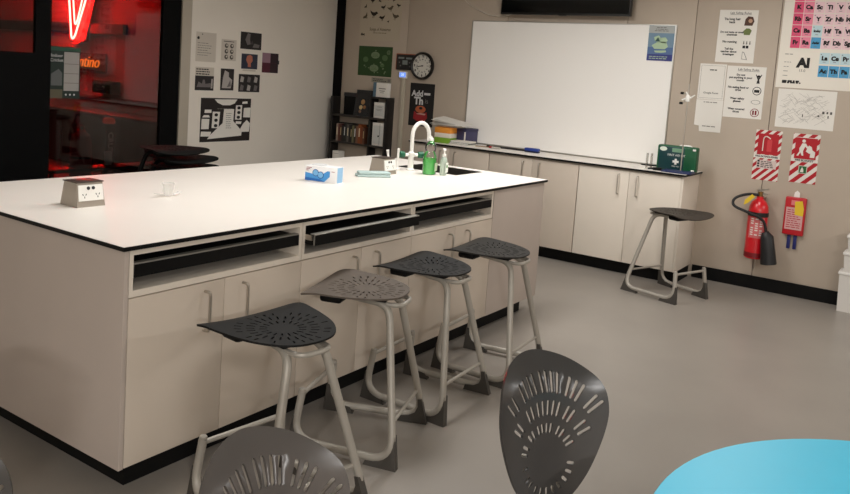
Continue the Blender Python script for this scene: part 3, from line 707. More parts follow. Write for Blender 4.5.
# box, papers, books at the left end of the wall bench
t = thing('cardboard_box', 'orange, white and green carton at the left end of the wall bench', 'box', (4.86, 1.868, Z), 0.05)
bx('green_base', mat('box_green', (118, 162, 40), 0.6), t, -0.07, 0.07, -0.085, 0.085, 0.0, 0.055, 0.001)
bx('white_band', mat('box_white', (230, 220, 206), 0.6), t, -0.07, 0.07, -0.085, 0.085, 0.055, 0.098, 0.0008)
bx('orange_top', mat('box_orange', (232, 150, 52), 0.6), t, -0.07, 0.07, -0.085, 0.085, 0.098, 0.150, 0.001)
MB().prism([(-0.07, -0.09), (0.03, -0.09), (0.03, 0.085), (-0.07, 0.09)], (-0.01, 0, 0.152), (-0.95, 0, 0.10), (0, 1, 0), (0, 0, 1), 0, 0.003).obj('flap', MATS['box_orange'], t, 0)
t = thing('paper_pile', 'loose white papers heaped on the orange and green carton', 'papers', (4.93, 1.83, Z+0.176), -0.1)
rp = random.Random(3)
for k in range(6):
    c, s = math.cos(rp.uniform(-0.3, 0.3)), math.sin(rp.uniform(-0.3, 0.3)); zz = 0.006*k+0.002
    MB().prism([(-0.105, -0.155-0.012*k), (0.105, -0.15), (0.105, 0.17+0.012*k), (-0.105, 0.19)], (0.02*rp.uniform(-1, 1), 0.02*rp.uniform(-1, 1), zz), (c, s*0.2, 0.07), (-s*0.2, c, 0.03*k-0.03), (0, 0, 1), 0, 0.0025).obj('sheet', M_paper, t, 0)
t = thing('document_box', 'dark violet storage box under the paper pile by the whiteboard', 'box', (5.03, 1.745, Z), 0.0)
bx('body', mat('box_violet', (60, 57, 92), 0.6), t, -0.10, 0.12, -0.065, 0.055, 0.0, 0.125, 0.002)
bx('white_spine', M_paper, t, -0.104, -0.1005, -0.060, -0.045, 0.005, 0.12)
bx('lid', mat('box_violet_dark', (52, 50, 82), 0.6), t, -0.103, 0.123, -0.068, 0.058, 0.1255, 0.15, 0.002)
for k, (wd, c, lab) in enumerate(((0.085, (206, 202, 192), 'pale grey booklet, lowest of the flat pile on the wall bench'), (0.078, (92, 96, 92), 'dark grey booklet in the middle of the flat pile on the wall bench'), (0.074, (226, 222, 212), 'white booklet on top of the flat pile on the wall bench'))):
    t = thing('booklet', lab, 'book', (4.82+0.01*k, 1.650, Z+0.014*k), 0.05*k, 'booklets piled flat on the wall bench')
    bx('cover', mat('booklet_%d' % k, c, 0.6), t, -wd, wd, -0.10, 0.10, 0.0, 0.0138, 0.001); bx('pages', M_paper, t, -wd-0.0006, -wd+0.01, -0.098, 0.098, 0.003, 0.011)

# ================================================================== bookshelf in the corner
sx0, sx1 = 5.045, XW-0.004
t = thing('bookshelf', 'black open bookshelf in the corner behind the island', 'bookshelf', (sx0, 2.742, 0))
Dp = sx1-sx0; W = 0.775
M_bs = mat('black_brown_wood', (26, 22, 20), 0.5, var=0.15, vscale=20)
for ya, yb, h in ((0, 0.022, 1.255), (0.212, 0.232, 1.255), (W-0.034, W, 1.240)):
    bx('side_panel', M_bs, t, 0, Dp, ya, yb, 0, h, 0.001)
M_bsh = mat('shelf_wood', (44, 38, 34), 0.5, var=0.15, vscale=20)
for z in (0.06, 0.40, 0.735, 1.030):
    bx('shelf_board', M_bsh, t, 0.004, Dp, 0.0225, 0.2115, z, z+0.022, 0.001); bx('shelf_board', M_bsh, t, 0.004, Dp, 0.2325, W-0.0345, z, z+0.022, 0.001)
bx('top_board', M_bs, t, 0.0, Dp, 0.0, 0.232, 1.2555, 1.275, 0.001)
bx('low_back_rail', M_bs, t, Dp-0.015, Dp-0.001, 0.233, W-0.035, 0.78, 0.96)
book_cols = [(196, 170, 156), (128, 66, 52), (96, 40, 34), (40, 34, 34), (34, 36, 36), (58, 56, 52), (120, 112, 104), (40, 36, 30), (30, 28, 26), (150, 146, 104), (70, 58, 40), (160, 110, 84), (188, 96, 40), (160, 78, 36), (120, 70, 48)]
names = ['pale pink', 'rust brown', 'dark red', 'black', 'ink black', 'slate grey', 'light grey', 'dark olive', 'jet black', 'cream green', 'umber brown', 'tan', 'bright orange', 'burnt orange', 'reddish brown']
y = 2.742+W-0.040-0.055; rb = random.Random(11)
for k, c in enumerate(book_cols):
    th = rb.uniform(0.020, 0.033); h = rb.uniform(0.17, 0.205); dp = rb.uniform(0.085, 0.10)
    y -= th+0.0008
    if y < 2.979: break
    b = thing('book', '%s spined book standing in the row on the bookshelf' % names[k], 'book', (sx0+0.008, y, 0.7575), 0, 'books on the bookshelf')
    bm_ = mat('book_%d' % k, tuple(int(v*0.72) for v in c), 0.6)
    MB().box(0, 0.003, 0, th, 0, h).box(0.003, dp, 0, 0.002, 0, h).box(0.003, dp, th-0.002, th, 0, h).obj('cover', bm_, b, 0)
    bx('pages', M_paper, b, 0.0035, dp-0.004, 0.0024, th-0.0024, 0.004, h-0.004)
    if k % 2 == 0: bx('spine_title', mat('spine_%d' % (k % 3), [(220, 205, 170), (230, 230, 225), (190, 170, 120)][k % 3], 0.6), b, -0.0008, 0.0, th*0.3, th*0.7, h*0.35, h*0.8)
# framed dark picture, black box, white folders
t = thing('picture_frame', 'dark framed photograph leaning on the bookshelf', 'picture frame', (sx0+0.02, 2.992, 1.0525))
def lean(o): o.rotation_euler = (0, math.radians(9), 0); return o
lean(bx('frame', mat('frame_charcoal', (34, 36, 38), 0.35), t, 0.0, 0.016, 0.0, 0.215, 0.002, 0.285, 0.002))
lean(bx('print', mat('night_photo', (14, 14, 18), 0.25), t, -0.001, -0.0002, 0.018, 0.197, 0.02, 0.267))
for (yy, zz, r, c) in ((0.105, 0.155, 0.028, (170, 130, 84)), (0.125, 0.095, 0.024, (196, 168, 120)), (0.075, 0.10, 0.020, (150, 104, 60)), (0.13, 0.05, 0.018, (120, 90, 70))):
    lean(MB().prism(disc(yy, zz, r, 14), (-0.0012, 0, 0), (0, 1, 0), (0, 0, 1), (-1, 0, 0), 0, 0.0006).obj('bright_patch', mat('patch_%d' % c[0], c, 0.4), t, 0))
t = thing('storage_box', 'black storage box behind the dark framed photograph', 'box', (sx0+0.065, 3.222, 1.0525))
bx('body', M_black, t, 0.0, 0.055, 0.0, 0.16, 0.0, 0.20, 0.003); bx('lid', mat('box_charcoal', (40, 40, 42), 0.5), t, -0.003, 0.058, -0.003, 0.163, 0.2005, 0.24, 0.003)
def folder(label, y, z, h, w_, dark):
    t = thing('file_folder', label, 'folder', (sx0+0.02, y, z), 0, 'white folders on the right side of the bookshelf')
    bx('folder_body', M_paper, t, 0.0, 0.10, 0.0, w_, 0.0, h, 0.002)
    bx('front_sheet', mat('folder_sheet', (206, 206, 202), 0.6), t, -0.002, -0.0004, 0.012, w_-0.012, 0.02, h-0.03)
    if dark:
        MB().lathe([(0, -0.004), (0.010, -0.004), (0.010, -0.002), (0, -0.002)], (0, w_*0.42, h*0.42), 14, 'x').obj('finger_hole', M_ink, t)
        bx('seam', M_ink, t, -0.0035, -0.0022, w_*0.30, w_*0.32, 0.01, h-0.01)
    else:
        tag(MB().box(-0.003, -0.0022, 0.03, w_-0.03, h*0.55, h*0.57).box(-0.003, -0.0022, 0.04, w_-0.04, h*0.47, h*0.49).box(-0.003, -0.0022, 0.035, w_-0.045, h*0.70, h*0.73).obj('printed_text', M_grey, t, 0), kind='stuff')
folder('white folder with a dark seam on the lower right shelf of the bookshelf', 2.784, 0.7575, 0.245, 0.145, True)
folder('white folder on the middle right shelf of the bookshelf', 2.786, 1.0525, 0.165, 0.140, False)
t = thing('display_folder', 'white folder with blue spine standing on top of the bookshelf', 'folder', (sx0+0.01, 2.750, 1.2755))
bx('folder_body', M_paper, t, 0.0, 0.05, 0.0, 0.155, 0.0, 0.150, 0.002); bx('blue_spine', mat('spine_blue', (84, 112, 130), 0.5), t, -0.002, 0.05, 0.156, 0.195, 0.0, 0.152, 0.002)
tag(MB().box(-0.002, -0.0004, 0.03, 0.12, 0.085, 0.095).box(-0.002, -0.0004, 0.04, 0.11, 0.062, 0.070).box(-0.002, -0.0004, 0.05, 0.10, 0.045, 0.050).obj('printed_text', M_grey, t, 0), kind='stuff')
t = thing('white_carton', 'small white carton on the lower left shelf of the bookshelf', 'box', (sx0+0.012, 3.37, 0.4225))
bx('carton', M_paper, t, 0, 0.10, 0, 0.09, 0, 0.22, 0.002); bx('flap_line', M_grey, t, -0.0008, 0.0, 0.0, 0.09, 0.19, 0.193)

# ================================================================== posters and signs on the back wall
def sheet(root, w_, h, m=M_paper): return MB().box(0, w_, 0, h, 0.0004, 0.0012).obj('sheet', m, root, 0)
# bird poster
t = wall_thing('bird_poster', 'tall cream poster of many small dark birds', 'poster', 'back', 3.279, 1.872)
sheet(t, 0.553, 0.78, mat('cream_poster', (190, 178, 158), 0.8))
M_bird = mat('bird_brown', (46, 38, 30), 0.85); M_bird2 = mat('bird_grey', (92, 82, 66), 0.85)
bird = [(-0.5, 0.05), (-0.36, 0.20), (-0.22, 0.22), (-0.10, 0.12), (0.15, 0.10), (0.42, 0.20), (0.50, 0.26), (0.38, 0.04), (0.20, -0.16), (0.06, -0.20), (0.08, -0.42), (0.04, -0.42), (0.01, -0.21), (-0.06, -0.21), (-0.06, -0.42), (-0.10, -0.42), (-0.10, -0.20), (-0.26, -0.12), (-0.36, 0.02)]
rb = random.Random(5)
spots = [(0.075, 0.255, 0.085, 1), (0.185, 0.285, 0.115, -1), (0.30, 0.245, 0.085, 1), (0.475, 0.262, 0.10, -1), (0.07, 0.36, 0.05, 1), (0.31, 0.355, 0.07, 1), (0.405, 0.345, 0.09, -1), (0.16, 0.425, 0.075, 1), (0.255, 0.425, 0.055, -1), (0.37, 0.445, 0.05, 1), (0.44, 0.435, 0.06, -1), (0.51, 0.375, 0.06, 1), (0.06, 0.50, 0.07, -1), (0.14, 0.51, 0.05, 1), (0.33, 0.505, 0.10, 1), (0.49, 0.515, 0.07, -1), (0.385, 0.205, 0.035, 1), (0.22, 0.53, 0.06, 1), (0.08, 0.60, 0.08, 1), (0.20, 0.62, 0.07, -1), (0.31, 0.60, 0.07, 1), (0.43, 0.61, 0.08, -1), (0.12, 0.69, 0.07, 1), (0.26, 0.70, 0.08, -1), (0.42, 0.70, 0.07, 1)]
for k, (x, y, s, d) in enumerate(spots):
    a = rb.uniform(-0.3, 0.3) if k % 4 else rb.uniform(0.5, 1.0)
    poly(t, 'bird', [(x+s*d*(px*math.cos(a)-py*math.sin(a)), y+s*(px*math.sin(a)+py*math.cos(a))) for px, py in bird][::d], M_bird if k % 3 else M_bird2)
txt(t, 'title_text', 'Songs of Aotearoa', 0.28, 0.118, 0.046, mat('title_brown', (84, 70, 54), 0.8), sx=0.82, shear=0.15)
lines(t, 0.19, 0.080, 0.18, 1, 0.02, 0.006, M_bird2, seed=2, centre=True)
txt(t, 'corner_logo', 'doc', 0.05, 0.062, 0.036, M_bird, bold=0.002)
# green poster
t = wall_thing('green_poster', 'dark green poster with pale ornamental roundels below the birds', 'poster', 'back', 3.268, 1.490)
sheet(t, 0.458, 0.318, mat('poster_green', (46, 74, 36), 0.8))
M_pg = mat('pale_green_print', (120, 138, 104), 0.8); M_pg2 = mat('mid_green_print', (84, 110, 70), 0.8)
poly(t, 'roundel', disc(0.23, 0.225, 0.036, 18, 1.6), M_pg); poly(t, 'roundel', disc(0.22, 0.085, 0.038, 18, 1.6), M_pg)
poly(t, 'roundel', disc(0.10, 0.175, 0.030, 14, 1.2), M_pg2); poly(t, 'roundel', disc(0.36, 0.20, 0.032, 14, 1.2), M_pg2); poly(t, 'roundel', disc(0.33, 0.12, 0.022, 14, 1.3), M_pg2)
for (cx, cy) in ((0.23, 0.225), (0.22, 0.085)): lines(t, cx-0.045, cy+0.012, 0.09, 3, 0.013, 0.005, M_pg2, lv=2, seed=4, centre=True)
rb = random.Random(9)
for k in range(14):
    x, y, r = rb.uniform(0.05, 0.41), rb.uniform(0.03, 0.29), rb.uniform(0.006, 0.013)
    poly(t, 'leaf_sprig', [(x-r, y), (x, y-r*0.6), (x+r*1.4, y+r*0.4), (x, y+r)], M_pg)
txt(t, 'corner_mark', '@', 0.405, 0.262, 0.050, M_pg)
t = wall_thing('paper_strip', 'narrow grey printed strip below the green poster', 'sign', 'back', 3.072, 1.425)
sheet(t, 0.268, 0.052, mat('strip_grey', (150, 146, 132), 0.8)); lines(t, 0.02, 0.036, 0.18, 2, 0.018, 0.007, M_ink, seed=8); poly(t, 'square_mark', [(0.22, 0.012), (0.255, 0.012), (0.255, 0.042), (0.22, 0.042)], M_grey)
# control panel with orange edge
t = wall_thing('control_panel', 'black wall control panel with orange edge half behind the clock', 'control panel', 'back', 2.743, 1.578)
bx('housing', mat('panel_black', (20, 20, 22), 0.4), t, 0.006, 0.243, 0.0, 0.160, 0.001, 0.022, 0.002)
MB().box(0.0, 0.006, 0.0, 0.168, 0.001, 0.02).box(0.0, 0.243, 0.160, 0.168, 0.001, 0.02).obj('orange_edge', mat('panel_orange', (168, 84, 44), 0.5), t, 0)
M_pp = mat('panel_print', (128, 136, 132), 0.5)
for (x, y, w_, h) in ((0.03, 0.115, 0.075, 0.018), (0.13, 0.112, 0.075, 0.018), (0.085, 0.055, 0.065, 0.045)): bx('display_window', M_pp, t, x, x+w_, y, y+h, 0.0222, 0.0235)
for (x, y) in ((0.04, 0.07), (0.055, 0.035), (0.17, 0.07), (0.20, 0.05), (0.175, 0.03)): bx('button', M_grey, t, x, x+0.014, y, y+0.014, 0.0222, 0.026, 0.001)
# clock
t = wall_thing('wall_clock', 'round wall clock with thick black rim', 'clock', 'back', 2.396, 1.631)
MB().lathe([(0.118, 0.026), (0.118, 0.050), (0.124, 0.056), (0.136, 0.054), (0.142, 0.044), (0.142, 0.025), (0.118, 0.025)], n=40).obj('rim', mat('clock_rim', (16, 14, 13), 0.35), t)
MB().lathe([(0, 0.024), (0.120, 0.024), (0.120, 0.032), (0, 0.0322)], n=40).obj('dial', mat('clock_dial', (216, 212, 202), 0.6), t)
for h in range(12):
    a = PI/2-2*PI*(h+1)/12
    o = txt(t, 'numeral', str(h+1), 0.098*math.cos(a), 0.098*math.sin(a), 0.034, M_ink, bold=0.0012); o.location.z = 0.0335
    o = txt(t, 'minute_numeral', str((h+1)*5), 0.066*math.cos(a), 0.066*math.sin(a), 0.020, M_ink); o.location.z = 0.0335
def hand(ang, ln, wd, z, nm):
    a = PI/2-ang; MB().prism([(-0.012, -wd), (ln, -wd*0.5), (ln, wd*0.5), (-0.012, wd)], (0, 0, 0), (math.cos(a), math.sin(a), 0), (-math.sin(a), math.cos(a), 0), (0, 0, 1), z, z+0.002).obj(nm, M_ink, t, 0)
hand(2*PI*(43/60), 0.082, 0.004, 0.037, 'minute_hand'); hand(2*PI*(8.72/12), 0.055, 0.005, 0.0345, 'hour_hand')
MB().lathe([(0, 0.034), (0.007, 0.034), (0.007, 0.041), (0, 0.042)], n=12).obj('hub', M_ink, t)
# small lit display and its conduit
t = wall_thing('wall_display', 'small wall thermostat with glowing blue screen', 'thermostat', 'back', 2.697, 1.490)
bx('case', M_white, t, 0, 0.102, 0, 0.072, 0.001, 0.022, 0.003); bx('screen', mat('blue_screen', (90, 130, 230), 0.3, emit=(120, 160, 255), estr=0.9), t, 0.012, 0.090, 0.012, 0.060, 0.0222, 0.0232)
txt(t, 'readout', '20', 0.05, 0.036, 0.036, mat('readout_white', (220, 232, 255), 0.4, emit=(210, 225, 255), estr=0.9)).location.z = 0.0236
t = wall_thing('cable_conduit', 'slim cream cable conduit running down from the blue display', 'conduit', 'back', 2.664, 0.0)
bx('trunking', mat('conduit_cream', (186, 178, 160), 0.5), t, 0.008, 0.052, 0.0, 1.489, 0.001, 0.024, 0.002); bx('cover_groove', mat('groove_strip', (120, 112, 100), 0.7), t, 0.006, 0.008, 0.0, 1.489, 0.001, 0.016)  # thin darker strip along one side of the trunking
# dark poster
t = wall_thing('black_poster', 'black poster with white lettering and a red and orange motif', 'poster', 'back', 2.548, 1.008)
sheet(t, 0.306, 0.444, mat('poster_black', (18, 16, 16), 0.7))
M_pw = mat('poster_white', (206, 206, 206), 0.7); M_pr = mat('poster_red', (150, 30, 36), 0.7); M_po = mat('poster_orange', (180, 92, 56), 0.7)
txt(t, 'lettering', 'Add', 0.095, 0.335, 0.085, M_pw, bold=0.003); rect(t, 'white_block', 0.18, 0.325, 0.075, 0.024, M_pw)
txt(t, 'lettering', 'Th', 0.115, 0.258, 0.105, M_pw, bold=0.004); txt(t, 'lettering', 'is', 0.215, 0.262, 0.07, mat('poster_grey', (120, 116, 114), 0.7))
poly(t, 'red_motif', [(0.06, 0.075), (0.11, 0.05), (0.20, 0.05), (0.235, 0.09), (0.225, 0.15), (0.18, 0.135), (0.10, 0.135), (0.065, 0.155)], M_pr)
poly(t, 'orange_motif', disc(0.145, 0.175, 0.038, 18, 1.7), M_po, 2); poly(t, 'dark_patch', disc(0.150, 0.187, 0.014, 12, 1.6), M_ink, 3); poly(t, 'pale_curve', [(0.09, 0.125), (0.20, 0.118), (0.215, 0.132), (0.15, 0.138)], mat('poster_pale', (190, 150, 140), 0.7), 2)
# poster stuck on the whiteboard
t = wall_thing('blue_poster', 'small blue poster with pale map shapes on the whiteboard corner', 'poster', 'back', 0.066, 1.800, off=0.0145)
sheet(t, 0.222, 0.298, mat('poster_mid_blue', (118, 146, 168), 0.6))
rect(t, 'lower_band', 0.002, 0.0, 0.218, 0.055, mat('poster_indigo', (52, 58, 128), 0.6)); rect(t, 'upper_band', 0.002, 0.235, 0.218, 0.061, mat('poster_grey_blue', (176, 180, 178), 0.6)); rect(t, 'middle_band', 0.002, 0.055, 0.218, 0.06, mat('poster_steel_blue', (84, 112, 156), 0.6))
M_mp = mat('map_pale', (178, 202, 168), 0.7)
for k, p in enumerate([[(0.05, 0.20), (0.09, 0.215), (0.11, 0.19), (0.10, 0.16), (0.06, 0.165)], [(0.10, 0.195), (0.15, 0.20), (0.17, 0.175), (0.15, 0.15), (0.11, 0.155)], [(0.035, 0.13), (0.09, 0.165), (0.16, 0.16), (0.175, 0.12), (0.15, 0.10), (0.06, 0.10)], [(0.06, 0.085), (0.16, 0.09), (0.165, 0.075), (0.12, 0.068), (0.07, 0.07)]]): poly(t, 'map_patch', p, M_mp, 2)
poly(t, 'dark_patch', [(0.06, 0.165), (0.085, 0.20), (0.105, 0.165)], mat('map_dark', (60, 92, 84), 0.7), 3)
lines(t, 0.05, 0.282, 0.12, 3, 0.014, 0.006, M_grey, lv=2, seed=3, centre=True); lines(t, 0.02, 0.035, 0.17, 2, 0.016, 0.006, M_mp, lv=2, seed=6)
# lab rules
def icon_circle(root, cx, cy, r, m):
    out = disc(cx, cy, r, 20)
    poly(root, 'ban_ring', out, m, 1); poly(root, 'ban_inner', disc(cx, cy, r*0.84, 20), M_paper, 2)
t = wall_thing('rules_sheet', 'upper white lab safety rules sheet pinned on the wall', 'notice', 'back', -0.505, 1.815)
sheet(t, 0.300, 0.424)
txt(t, 'heading_text', 'Lab Safety Rules', 0.165, 0.400, 0.025, M_ink); rect(t, 'underline', 0.085, 0.386, 0.165, 0.002, M_ink)
txt(t, 'rule_text', 'Tie long hair\nback', 0.105, 0.338, 0.025, M_ink, bold=0.0008); txt(t, 'rule_text', 'Do not taste or smell\nchemicals', 0.112, 0.235, 0.021, M_ink, bold=0.0008)
txt(t, 'rule_text', 'No running', 0.10, 0.168, 0.024, M_ink, bold=0.0008); txt(t, 'rule_text', 'Tell the\nteacher about\nbreakages', 0.10, 0.088, 0.022, M_ink, bold=0.0008)
poly(t, 'hair_picture', [(0.20, 0.30), (0.205, 0.35), (0.225, 0.375), (0.262, 0.37), (0.275, 0.335), (0.262, 0.30)], mat('hair_brown', (84, 58, 46), 0.8)); poly(t, 'face_patch', disc(0.245, 0.338, 0.016, 12), mat('face_tan', (186, 150, 124), 0.8), 2)
poly(t, 'flask_picture', [(0.205, 0.225), (0.25, 0.225), (0.262, 0.262), (0.243, 0.278), (0.22, 0.278), (0.20, 0.258)], mat('flask_green', (110, 122, 70), 0.8))
for x in (0.205, 0.228, 0.252): poly(t, 'small_glassware', [(x, 0.15), (x+0.012, 0.15), (x+0.008, 0.178), (x+0.004, 0.178)], M_grey)
for x in (0.205, 0.23): rect(t, 'small_rack', x, 0.118, 0.02, 0.022, M_ink)
poly(t, 'broken_flask', [(0.205, 0.03), (0.25, 0.025), (0.243, 0.045), (0.222, 0.088), (0.207, 0.092)], mat('flask_outline', (150, 148, 142), 0.8)); poly(t, 'broken_flask_inner', [(0.209, 0.034), (0.243, 0.03), (0.238, 0.043), (0.220, 0.082), (0.211, 0.085)], M_paper, 2)
t = wall_thing('rules_sheet', 'lower white lab safety rules sheet with prohibition symbols', 'notice', 'back', -0.612, 1.372, 'lab rules sheets')
sheet(t, 0.300, 0.418)
txt(t, 'heading_text', 'Lab Safety Rules', 0.165, 0.392, 0.025, M_ink); rect(t, 'underline', 0.085, 0.378, 0.165, 0.002, M_ink)
txt(t, 'rule_text', 'Do not\nput anything in your\nmouth', 0.110, 0.325, 0.022, M_ink, bold=0.0008); txt(t, 'rule_text', 'No eating food or\ndrink', 0.10, 0.235, 0.022, M_ink, bold=0.0008); txt(t, 'rule_text', 'Wear safety\nglasses', 0.10, 0.145, 0.022, M_ink, bold=0.0008); txt(t, 'rule_text', 'Wear covered\nshoes', 0.10, 0.060, 0.022, M_ink, bold=0.0008)
poly(t, 'figure', [(0.235, 0.285), (0.26, 0.285), (0.253, 0.315), (0.272, 0.355), (0.267, 0.358), (0.248, 0.328), (0.229, 0.358), (0.224, 0.355), (0.242, 0.315)], M_ink); poly(t, 'figure_head', disc(0.248, 0.342, 0.010, 12), M_ink)
icon_circle(t, 0.245, 0.225, 0.034, M_ink); rect(t, 'burger_icon', 0.225, 0.212, 0.04, 0.022, M_ink, 3)
poly(t, 'goggles_outline', disc(0.245, 0.135, 0.017, 20, 2.1), M_grey); poly(t, 'goggles_lens', disc(0.245, 0.135, 0.0145, 20, 2.2), M_paper, 2)
icon_circle(t, 0.245, 0.050, 0.034, mat('ban_red', (130, 40, 46), 0.8)); rect(t, 'shoe_icon', 0.228, 0.032, 0.013, 0.036, MATS['ban_red'], 3); rect(t, 'shoe_icon', 0.248, 0.032, 0.013, 0.036, MATS['ban_red'], 3)
t = wall_thing('notice_sheet', 'white notice sheet with thin border left of the lower rules', 'notice', 'back', -0.392, 1.502)
sheet(t, 0.214, 0.295); MB().box(0.012, 0.202, 0.012, 0.0135, 0.0012, 0.002).box(0.012, 0.202, 0.28, 0.2815, 0.0012, 0.002).box(0.012, 0.0135, 0.012, 0.2815, 0.0012, 0.002).box(0.2005, 0.202, 0.012, 0.2815, 0.0012, 0.002).obj('border_line', M_grey, t, 0)
lines(t, 0.07, 0.245, 0.08, 1, 0.02, 0.008, M_ink, seed=1, centre=True); txt(t, 'caption_text', 'Google Form', 0.107, 0.055, 0.022, M_ink)
t = wall_thing('notice_sheet', 'white notice sheet with torn corner hanging below the bordered one', 'notice', 'back', -0.390, 1.235)
poly(t, 'sheet', [(0.045, 0.0), (0.218, 0.0), (0.218, 0.266), (0.0, 0.264), (0.0, 0.05), (0.04, 0.045)], M_paper, 0.4)
lines(t, 0.06, 0.045, 0.12, 1, 0.02, 0.007, M_grey, seed=5, lv=2, centre=True); lines(t, 0.06, 0.245, 0.11, 1, 0.02, 0.006, M_grey, seed=15, lv=2, centre=True)

# periodic table
t = wall_thing('periodic_table_poster', 'large periodic table poster with pink and blue element squares', 'poster', 'back', -0.990, 1.640)
PW = 1.47
sheet(t, PW, 1.00, mat('poster_offwhite', (234, 228, 216), 0.6))
cw, rh, X0, Y0 = 0.0728, 0.0905, 0.072, 0.309
rows = [['H']+['']*16+['He'], ['Li', 'Be']+['']*10+['B', 'C', 'N', 'O', 'F', 'Ne'], ['Na', 'Mg']+['']*10+['Al', 'Si', 'P', 'S', 'Cl', 'Ar'],
        'K Ca Sc Ti V Cr Mn Fe Co Ni Cu Zn Ga Ge As Se Br Kr'.split(), 'Rb Sr Y Zr Nb Mo Tc Ru Rh Pd Ag Cd In Sn Sb Te I Xe'.split(),
        'Cs Ba La-Lu Hf Ta W Re Os Ir Pt Au Hg Tl Pb Bi Po At Rn'.split(), 'Fr Ra Ac-Lr Rf Db Sg Bh Hs Mt Ds Rg Cn Nh Fl Mc Lv Ts Og'.split()]
pc = {'g1': (226, 82, 122), 'g2': (236, 138, 162), 'tm': (238, 206, 212), 'la': (196, 220, 226), 'ac': (78, 160, 206), 'p': (226, 226, 190)}
def cell(sym, x, y, key, size=0.043):
    c = rect(t, 'element_square', x+0.002, y+0.002, cw-0.004, rh-0.004, mat('cell_'+key, pc[key], 0.7))
    o = bpy.data.objects.new('symbol_text', text_mesh(sym, size, M_ink, 0.0004, 'CENTER', 0, 0.0028)); C.objects.link(o); o.parent = c
    o.location = (x+cw/2, y+rh*0.50, 0.0030)
    MB().box(x+cw*0.36, x+cw*0.64, y+rh*0.18, y+rh*0.22, 0.0024, 0.003).obj('mass_print', M_grey, c, 0); MB().box(x+cw*0.10, x+cw*0.22, y+rh*0.80, y+rh*0.86, 0.0024, 0.003).obj('number_print', M_grey, c, 0)
for r, row in enumerate(rows):
    for k, s in enumerate(row):
        if not s: continue
        key = 'g1' if k == 0 else 'g2' if k == 1 else ('la' if s == 'La-Lu' else 'ac' if s == 'Ac-Lr' else 'tm' if k < 12 else 'p')
        cell(s, X0+k*cw, Y0+(6-r)*rh, key, 0.020 if '-' in s else 0.043)
for r, (row, key) in enumerate((('La Ce Pr Nd Pm Sm Eu Gd Tb Dy Ho Er Tm Yb Lu'.split(), 'la'), ('Ac Th Pa U Np Pu Am Cm Bk Cf Es Fm Md No Lr'.split(), 'ac'))):
    for k, s in enumerate(row): cell(s, 0.292+k*cw, 0.193-r*0.0985, key)
txt(t, 'key_symbol', 'Al', 0.185, 0.195, 0.098, M_ink, bold=0.006); txt(t, 'key_number', '13.0', 0.180, 0.137, 0.028, M_grey)
lines(t, 0.045, 0.262, 0.08, 1, 0.02, 0.005, M_grey, seed=21); lines(t, 0.045, 0.20, 0.05, 4, 0.035, 0.004, M_grey, seed=22)
lines(t, 0.045, 0.052, 0.135, 1, 0.02, 0.014, M_ink, seed=23)
lines(t, 0.045, 0.040, 0.15, 1, 0.02, 0.010, M_ink, seed=24)
# black and white map print
t = wall_thing('line_drawing', 'white sheet with faint pencil map drawing below the periodic table', 'drawing', 'back', -1.018, 1.328)
sheet(t, 0.418, 0.302); rb = random.Random(31)
M_pen = mat('pencil', (186, 182, 175), 0.85)
mb = MB()
for k in range(130):
    x, y, a, l = rb.uniform(0.04, 0.36), rb.uniform(0.04, 0.26), rb.uniform(0.2, 0.9) if k % 3 else rb.uniform(2.2, 2.9), rb.uniform(0.02, 0.075)
    dx, dy = math.cos(a), math.sin(a); x0, y0, x1, y1 = x-dx*l/2, y-dy*l/2, x+dx*l/2, y+dy*l/2
    x0, x1 = sorted((min(max(x0, 0.02), 0.40), min(max(x1, 0.02), 0.40)))
    q = 0.0011
    mb.flat([(x-dx*l/2+dy*q, y-dy*l/2-dx*q), (x+dx*l/2+dy*q, y+dy*l/2-dx*q), (x+dx*l/2-dy*q, y+dy*l/2+dx*q), (x-dx*l/2-dy*q, y-dy*l/2+dx*q)], 0.0012, 0.0018)
tag(mb.obj('pencil_strokes', M_pen, t, 0), kind='stuff')
for (x, y, w_, h) in ((0.33, 0.125, 0.016, 0.02), (0.36, 0.128, 0.012, 0.016), (0.385, 0.125, 0.014, 0.02), (0.30, 0.10, 0.012, 0.014), (0.19, 0.09, 0.007, 0.022), (0.37, 0.095, 0.008, 0.02)): rect(t, 'ink_block', x, y, w_, h, mat('soft_ink', (84, 82, 78), 0.85))

# fire signs
M_sw = mat('sign_white', (226, 220, 212), 0.5)
def stripes(root, w_, h, ya, yb, pitch):
    for k in range(-6, 24):
        pts = []
        a = k*pitch; b = a+pitch*0.5                       # band a < x+ (h-y) style diagonal: x - y between a and b (rising to the right)
        P = [(0, ya), (w_, ya), (w_, yb), (0, yb)]
        def clip(P, c, sgn):
            out = []
            for i in range(len(P)):
                p, q = P[i], P[(i+1) % len(P)]; fp, fq = sgn*(p[0]-p[1]-c), sgn*(q[0]-q[1]-c)
                if fp >= 0: out.append(p)
                if fp*fq < 0:
                    s = fp/(fp-fq); out.append((p[0]+(q[0]-p[0])*s, p[1]+(q[1]-p[1])*s))
            return out
        P = clip(P, a, 1)
        if len(P) > 2: P = clip(P, b, -1)
        if len(P) > 2: poly(root, 'red_stripe', P, M_red, 1)
t = wall_thing('extinguisher_sign', 'red striped fire extinguisher sign with hose symbol', 'sign', 'back', -0.888, 0.890)
sheet(t, 0.197, 0.402, M_sw); stripes(t, 0.197, 0.402, 0.0, 0.402, 0.062)
rect(t, 'red_square', 0.022, 0.208, 0.153, 0.165, M_red, 2)
MB().tube(fillet([(0.062, 0.235, 0.005), (0.062, 0.345, 0.005), (0.085, 0.355, 0.005), (0.115, 0.335, 0.005)], 0.03), 0.004, 8).obj('hose_symbol', M_sw, t)
